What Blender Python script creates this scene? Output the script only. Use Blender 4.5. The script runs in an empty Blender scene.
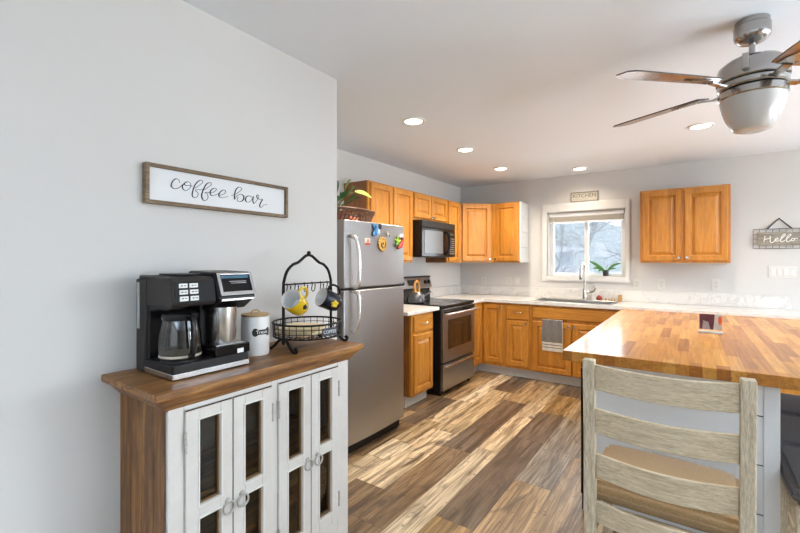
import bpy, bmesh, math, random
from mathutils import Vector, Matrix, Quaternion
PI = math.pi
sc = bpy.context.scene
COL = sc.collection

# ------------------------------------------------------------------ camera
cd = bpy.data.cameras.new('camera'); cam = bpy.data.objects.new('camera', cd); COL.objects.link(cam)
cd.sensor_width = 36; cd.lens = 413.2/800*36; cd.shift_y = -5.35/800; cd.clip_start = .05; cd.clip_end = 500
cam.location = (0, 0, 1.389); cam.rotation_euler = (PI/2, 0, math.radians(35.146))
sc.camera = cam
# ------------------------------------------------------------------ exposure
sc.view_settings.view_transform = 'Standard'; sc.view_settings.look = 'None'
sc.view_settings.exposure = 0.16; sc.view_settings.gamma = 1; sc.view_settings.use_curve_mapping = False
# ------------------------------------------------------------------ world: overcast winter sky
w = bpy.data.worlds.new('overcast_sky'); sc.world = w; w.use_nodes = True
nt = w.node_tree; nt.nodes.clear()
wo = nt.nodes.new('ShaderNodeOutputWorld'); bg = nt.nodes.new('ShaderNodeBackground')
tc = nt.nodes.new('ShaderNodeTexCoord'); sx = nt.nodes.new('ShaderNodeSeparateXYZ'); cr = nt.nodes.new('ShaderNodeValToRGB')
cr.color_ramp.elements[0].position = .45; cr.color_ramp.elements[0].color = (.72, .76, .8, 1)
cr.color_ramp.elements[1].position = .8; cr.color_ramp.elements[1].color = (.62, .72, .86, 1)
nt.links.new(tc.outputs['Generated'], sx.inputs[0]); nt.links.new(sx.outputs[2], cr.inputs[0])
nt.links.new(cr.outputs[0], bg.inputs[0]); bg.inputs[1].default_value = 1.5; nt.links.new(bg.outputs[0], wo.inputs[0])
# ------------------------------------------------------------------ daylight at the openings, plus added fill lamps
def area(name, loc, rot, sx_, sy_, power, col, spread=180):
    l = bpy.data.lights.new(name, 'AREA'); l.shape = 'RECTANGLE'; l.size = sx_; l.size_y = sy_; l.energy = power; l.color = col
    o = bpy.data.objects.new(name, l); COL.objects.link(o); o.location = loc; o.rotation_euler = rot; l.spread = math.radians(spread); return o
area('daylight_patio_door', (4.34, 2.2, 1.1), (0, PI/2, 0), 2.0, 1.8, 44, (1, .965, .92))
area('ceiling_fill_patio_door', (4.36, 2.0, .9), (0, PI/2+1.15, 0), 1.7, 2.2, 180, (.72, .86, 1), 112)      # added lamp aimed upward to brighten the ceiling
area('room_fill_rear', (0.9, -3.16, 1.35), (PI/2, 0, 0), 3.0, 1.7, 6, (.86, .935, 1))  # added fill lamp behind the camera
area('ceiling_fill_rear', (0.9, -3.18, 1.2), (PI/2+1.15, 0, 0), 3.0, 1.4, 150, (.70, .85, 1), 100)  # added upward lamp, lifts the ceiling from behind the camera
area('kitchen_fill_side', (4.34, 4.2, 1.5), (0, PI/2, .30), 1.1, 1.2, 46, (.88, .945, 1), 120)  # added fill lamp for the kitchen's left wall and refrigerator
area('ceiling_fill_side', (4.36, 4.0, 1.4), (0, PI/2+1.05, .15), 1.0, 1.2, 150, (.74, .87, 1), 100)  # added upward lamp for the kitchen end of the ceiling
area('daylight_kitchen_window', (-1.06, 5.62, 1.6), (-PI/2, 0, 0), .84, .74, 13, (.9, .96, 1))

# ================================================================== materials
MATS = {}
def new_mat(name):
    m = bpy.data.materials.new(name); m.use_nodes = True
    return m, m.node_tree, m.node_tree.nodes['Principled BSDF']
def plain(name, col, rough=.5, metal=0, bump=0, bscale=200, spec=.5, coat=0, var=0, vscale=8, emit=None, estr=0):
    if name in MATS: return MATS[name]
    m, t, b = new_mat(name)
    b.inputs['Base Color'].default_value = (*col, 1); b.inputs['Roughness'].default_value = rough
    b.inputs['Metallic'].default_value = metal; b.inputs['Specular IOR Level'].default_value = spec
    b.inputs['Coat Weight'].default_value = coat; b.inputs['Coat Roughness'].default_value = .08
    tc = t.nodes.new('ShaderNodeTexCoord')
    if var:
        n = t.nodes.new('ShaderNodeTexNoise'); n.inputs['Scale'].default_value = vscale; n.inputs['Detail'].default_value = 4
        t.links.new(tc.outputs['Object'], n.inputs['Vector'])
        mx = t.nodes.new('ShaderNodeMix'); mx.data_type = 'RGBA'
        mx.inputs[6].default_value = (*[c*(1-var) for c in col], 1); mx.inputs[7].default_value = (*[min(1, c*(1+var)) for c in col], 1)
        t.links.new(n.outputs['Fac'], mx.inputs[0]); t.links.new(mx.outputs[2], b.inputs['Base Color'])
    if bump:
        n = t.nodes.new('ShaderNodeTexNoise'); n.inputs['Scale'].default_value = bscale; n.inputs['Detail'].default_value = 3
        t.links.new(tc.outputs['Object'], n.inputs['Vector'])
        bp = t.nodes.new('ShaderNodeBump'); bp.inputs['Strength'].default_value = bump; bp.inputs['Distance'].default_value = .002
        t.links.new(n.outputs['Fac'], bp.inputs['Height']); t.links.new(bp.outputs[0], b.inputs['Normal'])
    if emit:
        b.inputs['Emission Color'].default_value = (*emit, 1); b.inputs['Emission Strength'].default_value = estr
    MATS[name] = m; return m
def wood(name, cols, stretch=(14, 14, 1.2), rough=.4, coat=0, fine=.35, pos=(.3, .5, .7), bump=.15, dist=1.2, fscale=9):
    """grain: two stretched noises; stretch says which axis the grain runs along (the small number)"""
    if name in MATS: return MATS[name]
    m, t, b = new_mat(name)
    tc = t.nodes.new('ShaderNodeTexCoord'); mp = t.nodes.new('ShaderNodeMapping'); mp.inputs['Scale'].default_value = stretch
    t.links.new(tc.outputs['Object'], mp.inputs[0])
    n = t.nodes.new('ShaderNodeTexNoise'); n.inputs['Scale'].default_value = 1.0; n.inputs['Detail'].default_value = 6
    n.inputs['Distortion'].default_value = dist; t.links.new(mp.outputs[0], n.inputs['Vector'])
    r = t.nodes.new('ShaderNodeValToRGB'); e = r.color_ramp.elements
    e[0].position = pos[0]; e[0].color = (*cols[0], 1); e[1].position = pos[2]; e[1].color = (*cols[2], 1)
    k = e.new(pos[1]); k.color = (*cols[1], 1)
    t.links.new(n.outputs['Fac'], r.inputs[0])
    f = t.nodes.new('ShaderNodeTexNoise'); f.inputs['Scale'].default_value = fscale; f.inputs['Detail'].default_value = 3
    t.links.new(mp.outputs[0], f.inputs['Vector'])
    fr = t.nodes.new('ShaderNodeValToRGB'); fr.color_ramp.elements[0].position = .35; fr.color_ramp.elements[1].position = .6
    fr.color_ramp.elements[0].color = (1-fine, 1-fine, 1-fine, 1); fr.color_ramp.elements[1].color = (1, 1, 1, 1)
    t.links.new(f.outputs['Fac'], fr.inputs[0])
    mx = t.nodes.new('ShaderNodeMix'); mx.data_type = 'RGBA'; mx.blend_type = 'MULTIPLY'; mx.inputs[0].default_value = 1
    t.links.new(r.outputs[0], mx.inputs[6]); t.links.new(fr.outputs[0], mx.inputs[7]); t.links.new(mx.outputs[2], b.inputs['Base Color'])
    b.inputs['Roughness'].default_value = rough; b.inputs['Coat Weight'].default_value = coat; b.inputs['Coat Roughness'].default_value = .12
    bp = t.nodes.new('ShaderNodeBump'); bp.inputs['Strength'].default_value = bump; bp.inputs['Distance'].default_value = .002
    t.links.new(f.outputs['Fac'], bp.inputs['Height']); t.links.new(bp.outputs[0], b.inputs['Normal'])
    MATS[name] = m; return m
def thin_glass(name, tint=(1, 1, 1), refl=.08, ior=1.45):
    if name in MATS: return MATS[name]
    m = bpy.data.materials.new(name); m.use_nodes = True; t = m.node_tree; t.nodes.clear()
    o = t.nodes.new('ShaderNodeOutputMaterial'); a = t.nodes.new('ShaderNodeBsdfTransparent'); a.inputs[0].default_value = (*tint, 1)
    g = t.nodes.new('ShaderNodeBsdfGlossy'); g.inputs['Roughness'].default_value = .03
    lw = t.nodes.new('ShaderNodeFresnel'); lw.inputs[0].default_value = ior
    ad = t.nodes.new('ShaderNodeMath'); ad.operation = 'ADD'; ad.inputs[1].default_value = refl-.04; ad.use_clamp = True
    mx = t.nodes.new('ShaderNodeMixShader')
    t.links.new(lw.outputs[0], ad.inputs[0]); t.links.new(ad.outputs[0], mx.inputs[0]); t.links.new(a.outputs[0], mx.inputs[1]); t.links.new(g.outputs[0], mx.inputs[2])
    t.links.new(mx.outputs[0], o.inputs[0]); MATS[name] = m; return m
def steel(name, col=(.62, .61, .6), rough=.3, stretch=(3, 3, 260), bump=.06):
    if name in MATS: return MATS[name]
    m, t, b = new_mat(name)
    b.inputs['Base Color'].default_value = (*col, 1); b.inputs['Metallic'].default_value = 1
    tc = t.nodes.new('ShaderNodeTexCoord'); mp = t.nodes.new('ShaderNodeMapping'); mp.inputs['Scale'].default_value = stretch
    n = t.nodes.new('ShaderNodeTexNoise'); n.inputs['Scale'].default_value = 1; n.inputs['Detail'].default_value = 3
    t.links.new(tc.outputs['Object'], mp.inputs[0]); t.links.new(mp.outputs[0], n.inputs['Vector'])
    mr = t.nodes.new('ShaderNodeMapRange'); mr.inputs['To Min'].default_value = rough*.85; mr.inputs['To Max'].default_value = rough*1.2
    t.links.new(n.outputs['Fac'], mr.inputs[0]); t.links.new(mr.outputs[0], b.inputs['Roughness'])
    bp = t.nodes.new('ShaderNodeBump'); bp.inputs['Strength'].default_value = bump; bp.inputs['Distance'].default_value = .001
    t.links.new(n.outputs['Fac'], bp.inputs['Height']); t.links.new(bp.outputs[0], b.inputs['Normal'])
    MATS[name] = m; return m
def marble(name):
    m, t, b = new_mat(name)
    tc = t.nodes.new('ShaderNodeTexCoord'); n = t.nodes.new('ShaderNodeTexNoise'); n.inputs['Scale'].default_value = 4
    n.inputs['Detail'].default_value = 9; n.inputs['Distortion'].default_value = 1.6; n.inputs['Roughness'].default_value = .62
    t.links.new(tc.outputs['Object'], n.inputs['Vector']); r = t.nodes.new('ShaderNodeValToRGB'); e = r.color_ramp.elements
    e[0].position = .38; e[0].color = (.70, .685, .66, 1); e[1].position = .56; e[1].color = (.74, .72, .69, 1)
    k = e.new(.47); k.color = (.60, .59, .575, 1); k = e.new(.44); k.color = (.72, .7, .67, 1); k = e.new(.50); k.color = (.72, .70, .67, 1)
    t.links.new(n.outputs['Fac'], r.inputs[0]); t.links.new(r.outputs[0], b.inputs['Base Color']); b.inputs['Roughness'].default_value = .25
    MATS[name] = m; return m

WALL = plain('wall_paint', (.64, .63, .61), .85, bump=.08, bscale=260)
CEIL = plain('ceiling_paint', (.82, .87, .93), .95, bump=.1, bscale=180)
WHITE = plain('white_paint', (.78, .77, .75), .45)
TRIMW = plain('white_trim_paint', (.74, .74, .725), .4)
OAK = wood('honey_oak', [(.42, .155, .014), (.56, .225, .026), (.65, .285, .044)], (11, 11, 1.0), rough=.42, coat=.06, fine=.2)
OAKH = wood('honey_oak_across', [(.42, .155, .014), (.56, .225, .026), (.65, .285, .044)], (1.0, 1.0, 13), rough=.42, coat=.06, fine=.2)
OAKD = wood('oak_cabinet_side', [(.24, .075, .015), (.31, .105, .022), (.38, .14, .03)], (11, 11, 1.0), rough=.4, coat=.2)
RUST = wood('rustic_brown_wood', [(.085, .031, .006), (.21, .085, .018), (.40, .18, .045)], (22, 22, 3.0), rough=.5, fine=.3, bump=.3)
RUSTY = wood('rustic_brown_wood_top', [(.085, .030, .006), (.25, .10, .020), (.45, .215, .052)], (24, 3.2, 40), rough=.42, fine=.35, bump=.3)
SIGNW = wood('weathered_brown_frame', [(.13, .085, .05), (.22, .15, .09), (.32, .23, .15)], (8, 3, 30), rough=.7)
DIST = plain('distressed_white_paint', (.64, .62, .58), .5, var=.06, vscale=30, bump=.15, bscale=40)
# the cushions' weave
WASHZ = wood('whitewashed_wood_upright', [(.50, .415, .285), (.66, .555, .40), (.76, .66, .50)], (70, 70, 7), rough=.6, fine=.3, fscale=5, bump=.4)
WASHX = wood('whitewashed_wood_rail', [(.52, .42, .275), (.68, .555, .38), (.78, .665, .48)], (7, 60, 90), rough=.6, fine=.25, fscale=5, bump=.4)
STEEL = steel('brushed_stainless', (.37, .37, .375), .36)
STEELH = steel('brushed_stainless_handle', (.72, .72, .72), .22, (200, 200, 4), .02)
NICKEL = steel('satin_nickel', (.6, .59, .57), .2, (40, 40, 40), .01)
FANM = steel('brushed_nickel_fan', (.40, .385, .37), .2, (60, 60, 3), .02)
BLACK = plain('black_plastic', (.007, .007, .008), .38, spec=.3)
BLACKG = plain('black_gloss', (.005, .005, .006), .12, spec=.35)
BLACKM = plain('black_iron', (.006, .0055, .0055), .5, spec=.2)
DGREY = plain('dark_grey_plastic', (.028, .027, .029), .4)
TAUPE = plain('maker_side_plastic', (.030, .026, .024), .5, spec=.3)
GLASS = thin_glass('clear_glass')
CGLASS = thin_glass('cabinet_glass', (.80, .78, .74), .04, 1.28)
MARBLE = marble('white_marble_laminate')
CUSH = plain('tan_woven_fabric', (.37, .24, .115), .95, bump=1, bscale=170, var=.35, vscale=150)
CUSH.node_tree.nodes['Principled BSDF'].inputs['Sheen Weight'].default_value = .15

# ================================================================== mesh helpers (all coordinates are in metres in the room)
def new(): return bmesh.new()
def box(bm, x0, y0, z0, x1, y1, z1, bev=0):
    vs = [bm.verts.new(p) for p in ((x0,y0,z0),(x1,y0,z0),(x1,y1,z0),(x0,y1,z0),(x0,y0,z1),(x1,y0,z1),(x1,y1,z1),(x0,y1,z1))]
    fs = [bm.faces.new([vs[i] for i in f]) for f in ((3,2,1,0),(4,5,6,7),(0,1,5,4),(1,2,6,5),(2,3,7,6),(3,0,4,7))]
    if bev:
        es = set(e for f in fs for e in f.edges)
        bmesh.ops.bevel(bm, geom=list(es), offset=bev, segments=2, affect='EDGES', profile=.5)
    return bm
def frame_of(d):
    d = d.normalized(); a = Vector((0, 0, 1)) if abs(d.z) < .9 else Vector((1, 0, 0))
    u = d.cross(a).normalized(); return u, d.cross(u).normalized()
def tube(bm, pts, r, n=10, closed=False, caps=True):
    """round bar along a path; r one number or one per point"""
    pts = [Vector(p) for p in pts]; N = len(pts); rr = r if isinstance(r, (list, tuple)) else [r]*N
    rings = []; u = None
    for i in range(N):
        if closed: t = pts[(i+1) % N]-pts[i-1]
        else: t = pts[min(i+1, N-1)]-pts[max(i-1, 0)]
        if t.length < 1e-9: t = Vector((0, 0, 1))
        t.normalize()
        if u is None: u, v = frame_of(t)
        else:
            u = (u-t*u.dot(t))
            if u.length < 1e-6: u, v = frame_of(t)
            u.normalize(); v = t.cross(u)
        v = t.cross(u)
        rings.append([bm.verts.new(pts[i]+(u*math.cos(2*PI*k/n)+v*math.sin(2*PI*k/n))*rr[i]) for k in range(n)])
    M = N if closed else N-1
    for i in range(M):
        a, b = rings[i], rings[(i+1) % N]
        for k in range(n): bm.faces.new((a[k], a[(k+1) % n], b[(k+1) % n], b[k]))
    if caps and not closed:
        bm.faces.new(rings[0][::-1]); bm.faces.new(rings[-1])
    return bm
def bar(bm, pts, w_, t_, up=(0, 0, 1)):
    """flat rectangular bar along a path (w_ across, t_ along up)"""
    pts = [Vector(p) for p in pts]; rings = []; up = Vector(up)
    for i in range(len(pts)):
        d = (pts[min(i+1, len(pts)-1)]-pts[max(i-1, 0)]).normalized(); s_ = d.cross(up).normalized(); n_ = s_.cross(d).normalized()
        rings.append([bm.verts.new(pts[i]+s_*a*w_/2+n_*b*t_/2) for a, b in ((-1,-1),(1,-1),(1,1),(-1,1))])
    for a, b in zip(rings, rings[1:]):
        for k in range(4): bm.faces.new((a[k], a[(k+1) % 4], b[(k+1) % 4], b[k]))
    bm.faces.new(rings[0][::-1]); bm.faces.new(rings[-1]); return bm
def lathe(bm, c, prof, n=32, axis=None, caps=True):
    """prof: (radius, height) list turned about the z axis through c (or a given axis)"""
    c = Vector(c); q = Quaternion() if axis is None else Vector((0, 0, 1)).rotation_difference(Vector(axis)); rings = []
    for r, h in prof:
        if r < 1e-6: rings.append([bm.verts.new(c+q @ Vector((0, 0, h)))])
        else: rings.append([bm.verts.new(c+q @ Vector((r*math.cos(2*PI*k/n), r*math.sin(2*PI*k/n), h))) for k in range(n)])
    for a, b in zip(rings, rings[1:]):
        for k in range(n):
            k2 = (k+1) % n
            if len(a) == 1 and len(b) == 1: continue
            if len(a) == 1: bm.faces.new((a[0], b[k2], b[k]))
            elif len(b) == 1: bm.faces.new((a[k], a[k2], b[0]))
            else: bm.faces.new((a[k], a[k2], b[k2], b[k]))
    if caps:
        if len(rings[0]) > 1: bm.faces.new(rings[0][::-1])
        if len(rings[-1]) > 1: bm.faces.new(rings[-1])
    return bm
def prism(bm, pts, off):
    """closed polygon (3-D points) pushed along off"""
    off = Vector(off); a = [bm.verts.new(p) for p in pts]; b = [bm.verts.new(Vector(p)+off) for p in pts]; n = len(a)
    bm.faces.new(a[::-1]); bm.faces.new(b)
    for i in range(n): bm.faces.new((a[i], a[(i+1) % n], b[(i+1) % n], b[i]))
    return bm
def panel(bm, o, u, n, u0, u1, z0, z1, prof):
    """raised-panel slab: rings of (inset, height) over the plane through o with directions u, z, n"""
    o, u, n = Vector(o), Vector(u), Vector(n); rings = []
    for ins, h in prof:
        rings.append([bm.verts.new(o+u*a+Vector((0, 0, b))+n*h) for a, b in ((u0+ins, z0+ins), (u1-ins, z0+ins), (u1-ins, z1-ins), (u0+ins, z1-ins))])
    for a, b in zip(rings, rings[1:]):
        for k in range(4): bm.faces.new((a[k], a[(k+1) % 4], b[(k+1) % 4], b[k]))
    bm.faces.new(rings[0][::-1]); bm.faces.new(rings[-1]); return bm
DOORP = [(0, 0), (0, .013), (.006, .021), (.050, .021), (.054, .008), (.060, .005), (.066, .005), (.090, .018)]
DRAWP = [(0, 0), (0, .013), (.008, .02)]
def ball(bm, c, r, sc_=(1, 1, 1), n=16, m=10):
    c = Vector(c); prof = [(math.sin(PI*i/m), -math.cos(PI*i/m)) for i in range(m+1)]; rings = []
    for a, h in prof:
        if a < 1e-6: rings.append([bm.verts.new(c+Vector((0, 0, h*r*sc_[2])))])
        else: rings.append([bm.verts.new(c+Vector((a*r*sc_[0]*math.cos(2*PI*k/n), a*r*sc_[1]*math.sin(2*PI*k/n), h*r*sc_[2]))) for k in range(n)])
    for a, b in zip(rings, rings[1:]):
        for k in range(n):
            k2 = (k+1) % n
            if len(a) == 1: bm.faces.new((a[0], b[k2], b[k]))
            elif len(b) == 1: bm.faces.new((a[k], a[k2], b[0]))
            else: bm.faces.new((a[k], a[k2], b[k2], b[k]))
    return bm
def smooth_path(P, k=6):
    """Catmull-Rom through the points"""
    P = [Vector(p) for p in P]; out = []
    for i in range(len(P)-1):
        a, b, c, d = P[max(i-1, 0)], P[i], P[i+1], P[min(i+2, len(P)-1)]
        for j in range(k):
            t = j/k; out.append(.5*((2*b)+(c-a)*t+(2*a-5*b+4*c-d)*t*t+(3*b-a-3*c+d)*t**3))
    out.append(P[-1]); return out
ROOT = {}
def rootloc(o):
    while o.parent: o = o.parent
    return ROOT.get(o.name, Vector((0, 0, 0)))
def obj(name, bm, m, parent=None, smooth=False, bevel=0, base=None, world=True, label=None, seg=2):
    """link a bmesh as ONE mesh object; room coordinates, moved into the thing's own frame"""
    bmesh.ops.recalc_face_normals(bm, faces=bm.faces)
    off = (rootloc(parent) if parent else Vector(base or (0, 0, 0))) if world else Vector((0, 0, 0))
    if world: bmesh.ops.translate(bm, verts=bm.verts, vec=-off)
    me = bpy.data.meshes.new(name); bm.to_mesh(me); bm.free()
    o = bpy.data.objects.new(name, me); COL.objects.link(o); me.materials.append(m)
    if parent: o.parent = parent
    elif base: o.location = base; ROOT[o.name] = Vector(base)
    if smooth:
        for p in me.polygons: p.use_smooth = True
        if smooth != 'all':
            try: me.set_sharp_from_angle(angle=math.radians(38))
            except Exception: pass
    if bevel:
        b = o.modifiers.new('bevel', 'BEVEL'); b.width = bevel; b.segments = seg; b.limit_method = 'ANGLE'; b.angle_limit = math.radians(40)
    if label: o['label'] = label
    return o
def tag(o, label, cat, group=None, kind=None):
    o['label'] = label; o['category'] = cat
    if group: o['group'] = group
    if kind: o['kind'] = kind
    return o
def thing(name, loc, label, cat, group=None, rot=None):
    o = bpy.data.objects.new(name, None); COL.objects.link(o); o.location = loc; o.empty_display_size = .05
    if rot is not None: o.rotation_mode = 'QUATERNION'; o.rotation_quaternion = rot
    ROOT[o.name] = Vector(loc) if rot is None else Vector((0, 0, 0))
    return tag(o, label, cat, group)
def struct(name, bm, m, parent=None, bevel=0):
    o = obj(name, bm, m, parent, bevel=bevel)
    if not parent: o['kind'] = 'structure'
    return o
def copy_tree(o, loc, label=None):
    c = o.copy(); COL.objects.link(c); c.location = loc
    if label: c['label'] = label
    for ch in list(o.children):
        d = ch.copy(); COL.objects.link(d); d.parent = c
        for g in list(ch.children):
            e = g.copy(); COL.objects.link(e); e.parent = d
    return c
UX, UY, UZ = Vector((1, 0, 0)), Vector((0, 1, 0)), Vector((0, 0, 1))
def text(name, s, size, loc, u, n, m, parent, depth=.0008, align='CENTER', spacing=1, label=None):
    cu = bpy.data.curves.new('lettering', 'FONT'); cu.body = s; cu.size = size; cu.extrude = depth; cu.align_x = align; cu.align_y = 'CENTER'; cu.space_character = spacing
    t = bpy.data.objects.new('lettering', cu); COL.objects.link(t)
    me = bpy.data.meshes.new_from_object(t.evaluated_get(bpy.context.evaluated_depsgraph_get()))
    bpy.data.objects.remove(t)
    v = Vector(n).cross(Vector(u)); M = Matrix((Vector(u), v, Vector(n))).transposed().to_4x4()
    me.transform(Matrix.Translation(Vector(loc)-rootloc(parent)) @ M)
    me.materials.clear(); me.materials.append(m)
    o = bpy.data.objects.new(name, me); COL.objects.link(o); o.parent = parent
    if label: o['label'] = label
    return o

XL, YB, XC, CH = -2.737, 5.415, -1.70, 2.455
XR, YF = 4.30, -3.10
# ================================================================== structure
# floor: vinyl planks, one mesh, each plank has its own printed board colour
def build_floor():
    rnd = random.Random(4)
    tones = {'light': (.60, .485, .33), 'cream': (.66, .56, .405), 'mid': (.36, .25, .14), 'brown': (.24, .16, .088), 'dark': (.155, .112, .078),
             'grey': (.30, .265, .22), 'gold': (.36, .235, .10), 'mott': (.47, .36, .22)}
    names = ['light', 'mid', 'brown', 'dark', 'grey', 'mott', 'gold', 'mott', 'mid', 'brown']
    fixed = {(-1.75, .225): [(-.3, 'mid'), (1.25, 'brown'), (2.0, 'light'), (2.97, 'mott'), (4.24, 'dark'), (4.9, 'mid')],
             (-1.525, .225): [(-.2, 'mott'), (1.1, 'brown'), (1.70, 'brown'), (2.735, 'dark'), (3.985, 'mid'), (5.0, 'mid')],
             (-1.30, .16): [(.3, 'mid'), (1.55, 'cream'), (2.86, 'light'), (4.06, 'mott'), (5.2, 'mid')],
             (-1.14, .225): [(-.4, 'mott'), (.8, 'gold'), (1.96, 'dark'), (3.20, 'dark'), (3.86, 'gold'), (4.46, 'dark')],
             (-.915, .225): [(-.1, 'grey'), (1.2, 'mid'), (2.57, 'grey'), (3.82, 'mott'), (4.7, 'brown')],
             (-.69, .16): [(.6, 'mott'), (1.85, 'mid'), (3.1, 'grey'), (4.3, 'brown')],
             (-1.91, .16): [(1.2, 'light'), (2.30, 'cream'), (2.62, 'mott'), (3.10, 'light'), (3.72, 'cream'), (4.9, 'mid')],
             (-2.07, .16): [(1.3, 'mid'), (2.25, 'brown'), (2.95, 'dark'), (3.70, 'mid'), (4.6, 'brown')],
             (-2.295, .225): [(1.3, 'mid'), (2.6, 'mid'), (3.2, 'brown'), (4.2, 'gold')]}
    rows = dict(fixed); x = -.53; cyc = [.225, .225, .16]; i = 0
    while x < XR:
        rows[(x, cyc[i % 3])] = None; x += cyc[i % 3]; i += 1
    x = -2.295; i = 0
    while x > -2.85: x -= cyc[i % 3]; rows[(x, cyc[i % 3])] = None; i += 1
    bm = bmesh.new(); lay = bm.loops.layers.float_color.new('board'); sd = bm.loops.layers.float_color.new('seed')
    def plank(x0, x1, y0, y1, tone):
        y0, y1 = max(y0, YF), min(y1, YB+.1)
        if y1 <= y0: return
        g_ = rnd.uniform(.9, 1.12); c = [v*g_ for v in tones[tone]]; s_ = (rnd.random(), rnd.random(), rnd.random(), 1)
        f = bm.faces.new([bm.verts.new(p) for p in ((x0+.0008, y0+.0008, 0), (x1-.0008, y0+.0008, 0), (x1-.0008, y1-.0008, 0), (x0+.0008, y1-.0008, 0))])
        for l in f.loops: l[lay] = (*c, 1); l[sd] = s_
    for (x0, w_), seq in rows.items():
        if seq is None:
            y = YF-rnd.random()*1.2; seq = []
            while y < YB: seq.append((y, rnd.choice(names))); y += 1.22
        ys = [s_[0] for s_ in seq]
        y = ys[0]
        while y > YF: plank(x0, x0+w_, y-1.22, y, rnd.choice(names)); y -= 1.22
        for k, (y0, tn) in enumerate(seq):
            plank(x0, x0+w_, y0, ys[k+1] if k+1 < len(ys) else YB+.1, tn)
    m, t, b = new_mat('rustic_vinyl_plank')
    at = t.nodes.new('ShaderNodeAttribute'); at.attribute_name = 'board'; as_ = t.nodes.new('ShaderNodeAttribute'); as_.attribute_name = 'seed'
    tc = t.nodes.new('ShaderNodeTexCoord'); sc2 = t.nodes.new('ShaderNodeVectorMath'); sc2.operation = 'SCALE'; sc2.inputs[3].default_value = 37
    t.links.new(as_.outputs['Color'], sc2.inputs[0]); ad = t.nodes.new('ShaderNodeVectorMath'); ad.operation = 'ADD'
    t.links.new(tc.outputs['Object'], ad.inputs[0]); t.links.new(sc2.outputs[0], ad.inputs[1])
    def noise(scale, detail, dist=0):
        mp = t.nodes.new('ShaderNodeMapping'); mp.inputs['Scale'].default_value = scale; t.links.new(ad.outputs[0], mp.inputs[0])
        n = t.nodes.new('ShaderNodeTexNoise'); n.inputs['Scale'].default_value = 1; n.inputs['Detail'].default_value = detail; n.inputs['Distortion'].default_value = dist
        t.links.new(mp.outputs[0], n.inputs['Vector']); return n.outputs['Fac']
    def ramp(src, p0, c0, p1, c1):
        r = t.nodes.new('ShaderNodeValToRGB'); r.color_ramp.elements[0].position = p0; r.color_ramp.elements[0].color = (*c0, 1)
        r.color_ramp.elements[1].position = p1; r.color_ramp.elements[1].color = (*c1, 1); t.links.new(src, r.inputs[0]); return r.outputs[0]
    def mult(a, b_, mode='MULTIPLY', fac=1):
        x_ = t.nodes.new('ShaderNodeMix'); x_.data_type = 'RGBA'; x_.blend_type = mode
        if isinstance(fac, (int, float)): x_.inputs[0].default_value = fac
        else: t.links.new(fac, x_.inputs[0])
        t.links.new(a, x_.inputs[6])
        if isinstance(b_, tuple): x_.inputs[7].default_value = (*b_, 1)
        else: t.links.new(b_, x_.inputs[7])
        return x_.outputs[2]
    c = at.outputs['Color']
    c = mult(c, ramp(noise((24, 1.5, 1), 7, .8), .36, (.50, .45, .40), .60, (1.30, 1.28, 1.24)))
    c = mult(c, ramp(noise((130, 5, 1), 3, .3), .36, (.62, .58, .54), .58, (1.08, 1.08, 1.08)))
    st = ramp(noise((7, 2.2, 1), 5, 2.0), .56, (0, 0, 0), .70, (.75, .75, .75))
    c = mult(c, (.075, .05, .036), 'MIX', st)
    st2 = ramp(noise((30, 30, 1), 2, .5), .66, (0, 0, 0), .72, (.6, .6, .6))
    c = mult(c, (.05, .035, .025), 'MIX', st2)
    t.links.new(c, b.inputs['Base Color']); b.inputs['Roughness'].default_value = .36
    bp = t.nodes.new('ShaderNodeBump'); bp.inputs['Strength'].default_value = .12; bp.inputs['Distance'].default_value = .002
    t.links.new(noise((130, 5, 1), 3, .3), bp.inputs['Height']); t.links.new(bp.outputs[0], b.inputs['Normal'])
    me = bpy.data.meshes.new('floor'); bm.to_mesh(me); bm.free(); me.materials.append(m)
    o = bpy.data.objects.new('floor', me); COL.objects.link(o); o['kind'] = 'structure'
    struct('floor_slab', box(new(), -3, YF-.15, -.12, XR+.15, YB+.15, -.002), plain('subfloor', (.04, .03, .025), .9))
build_floor()
struct('ceiling', box(new(), -3, YF-.15, CH, XR+.15, YB+.15, CH+.12), CEIL)
WX0, WX1, WZ0, WZ1 = -1.502, -.614, 1.20, 2.005           # the opening over the sink
b = new(); T = .15
box(b, -3, YB, 0, WX0, YB+T, CH); box(b, WX1, YB, 0, XR+.15, YB+T, CH); box(b, WX0, YB, 0, WX1, YB+T, WZ0); box(b, WX0, YB, WZ1, WX1, YB+T, CH)
struct('wall_back', b, WALL)
struct('wall_left', box(new(), XL-.12, 1.70, 0, XL, YB, CH), WALL)
b = new(); box(b, XC-.12, YF, 0, XC, 1.772, CH); box(b, XL-.12, 1.652, 0, XC-.12, 1.772, CH)
struct('wall_partition', b, WALL)
b = new()                                                 # right wall with a patio door opening, outside the picture
box(b, XR, YF, 0, XR+.15, .85, CH); box(b, XR, 3.15, 0, XR+.15, 3.6, CH); box(b, XR, 5.0, 0, XR+.15, YB, CH); box(b, XR, 3.6, 0, XR+.15, 5.0, .95); box(b, XR, 3.6, 2.12, XR+.15, 5.0, CH); box(b, XR, .85, 2.12, XR+.15, 3.15, CH)
struct('wall_right', b, WALL)
b = new()
box(b, XC, YF-.15, 0, -.65, YF, CH); box(b, 2.45, YF-.15, 0, XR, YF, CH); box(b, -.65, YF-.15, 2.2, 2.45, YF, CH); box(b, -.65, YF-.15, 0, 2.45, YF, .5)
struct('wall_front', b, WALL)
struct('baseboard_left', box(new(), XC, YF, 0, XC+.014, .56, .09), TRIMW, bevel=.003)
struct('baseboard_back', box(new(), .80, YB-.014, 0, XR, YB, .09), TRIMW, bevel=.003)
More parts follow.
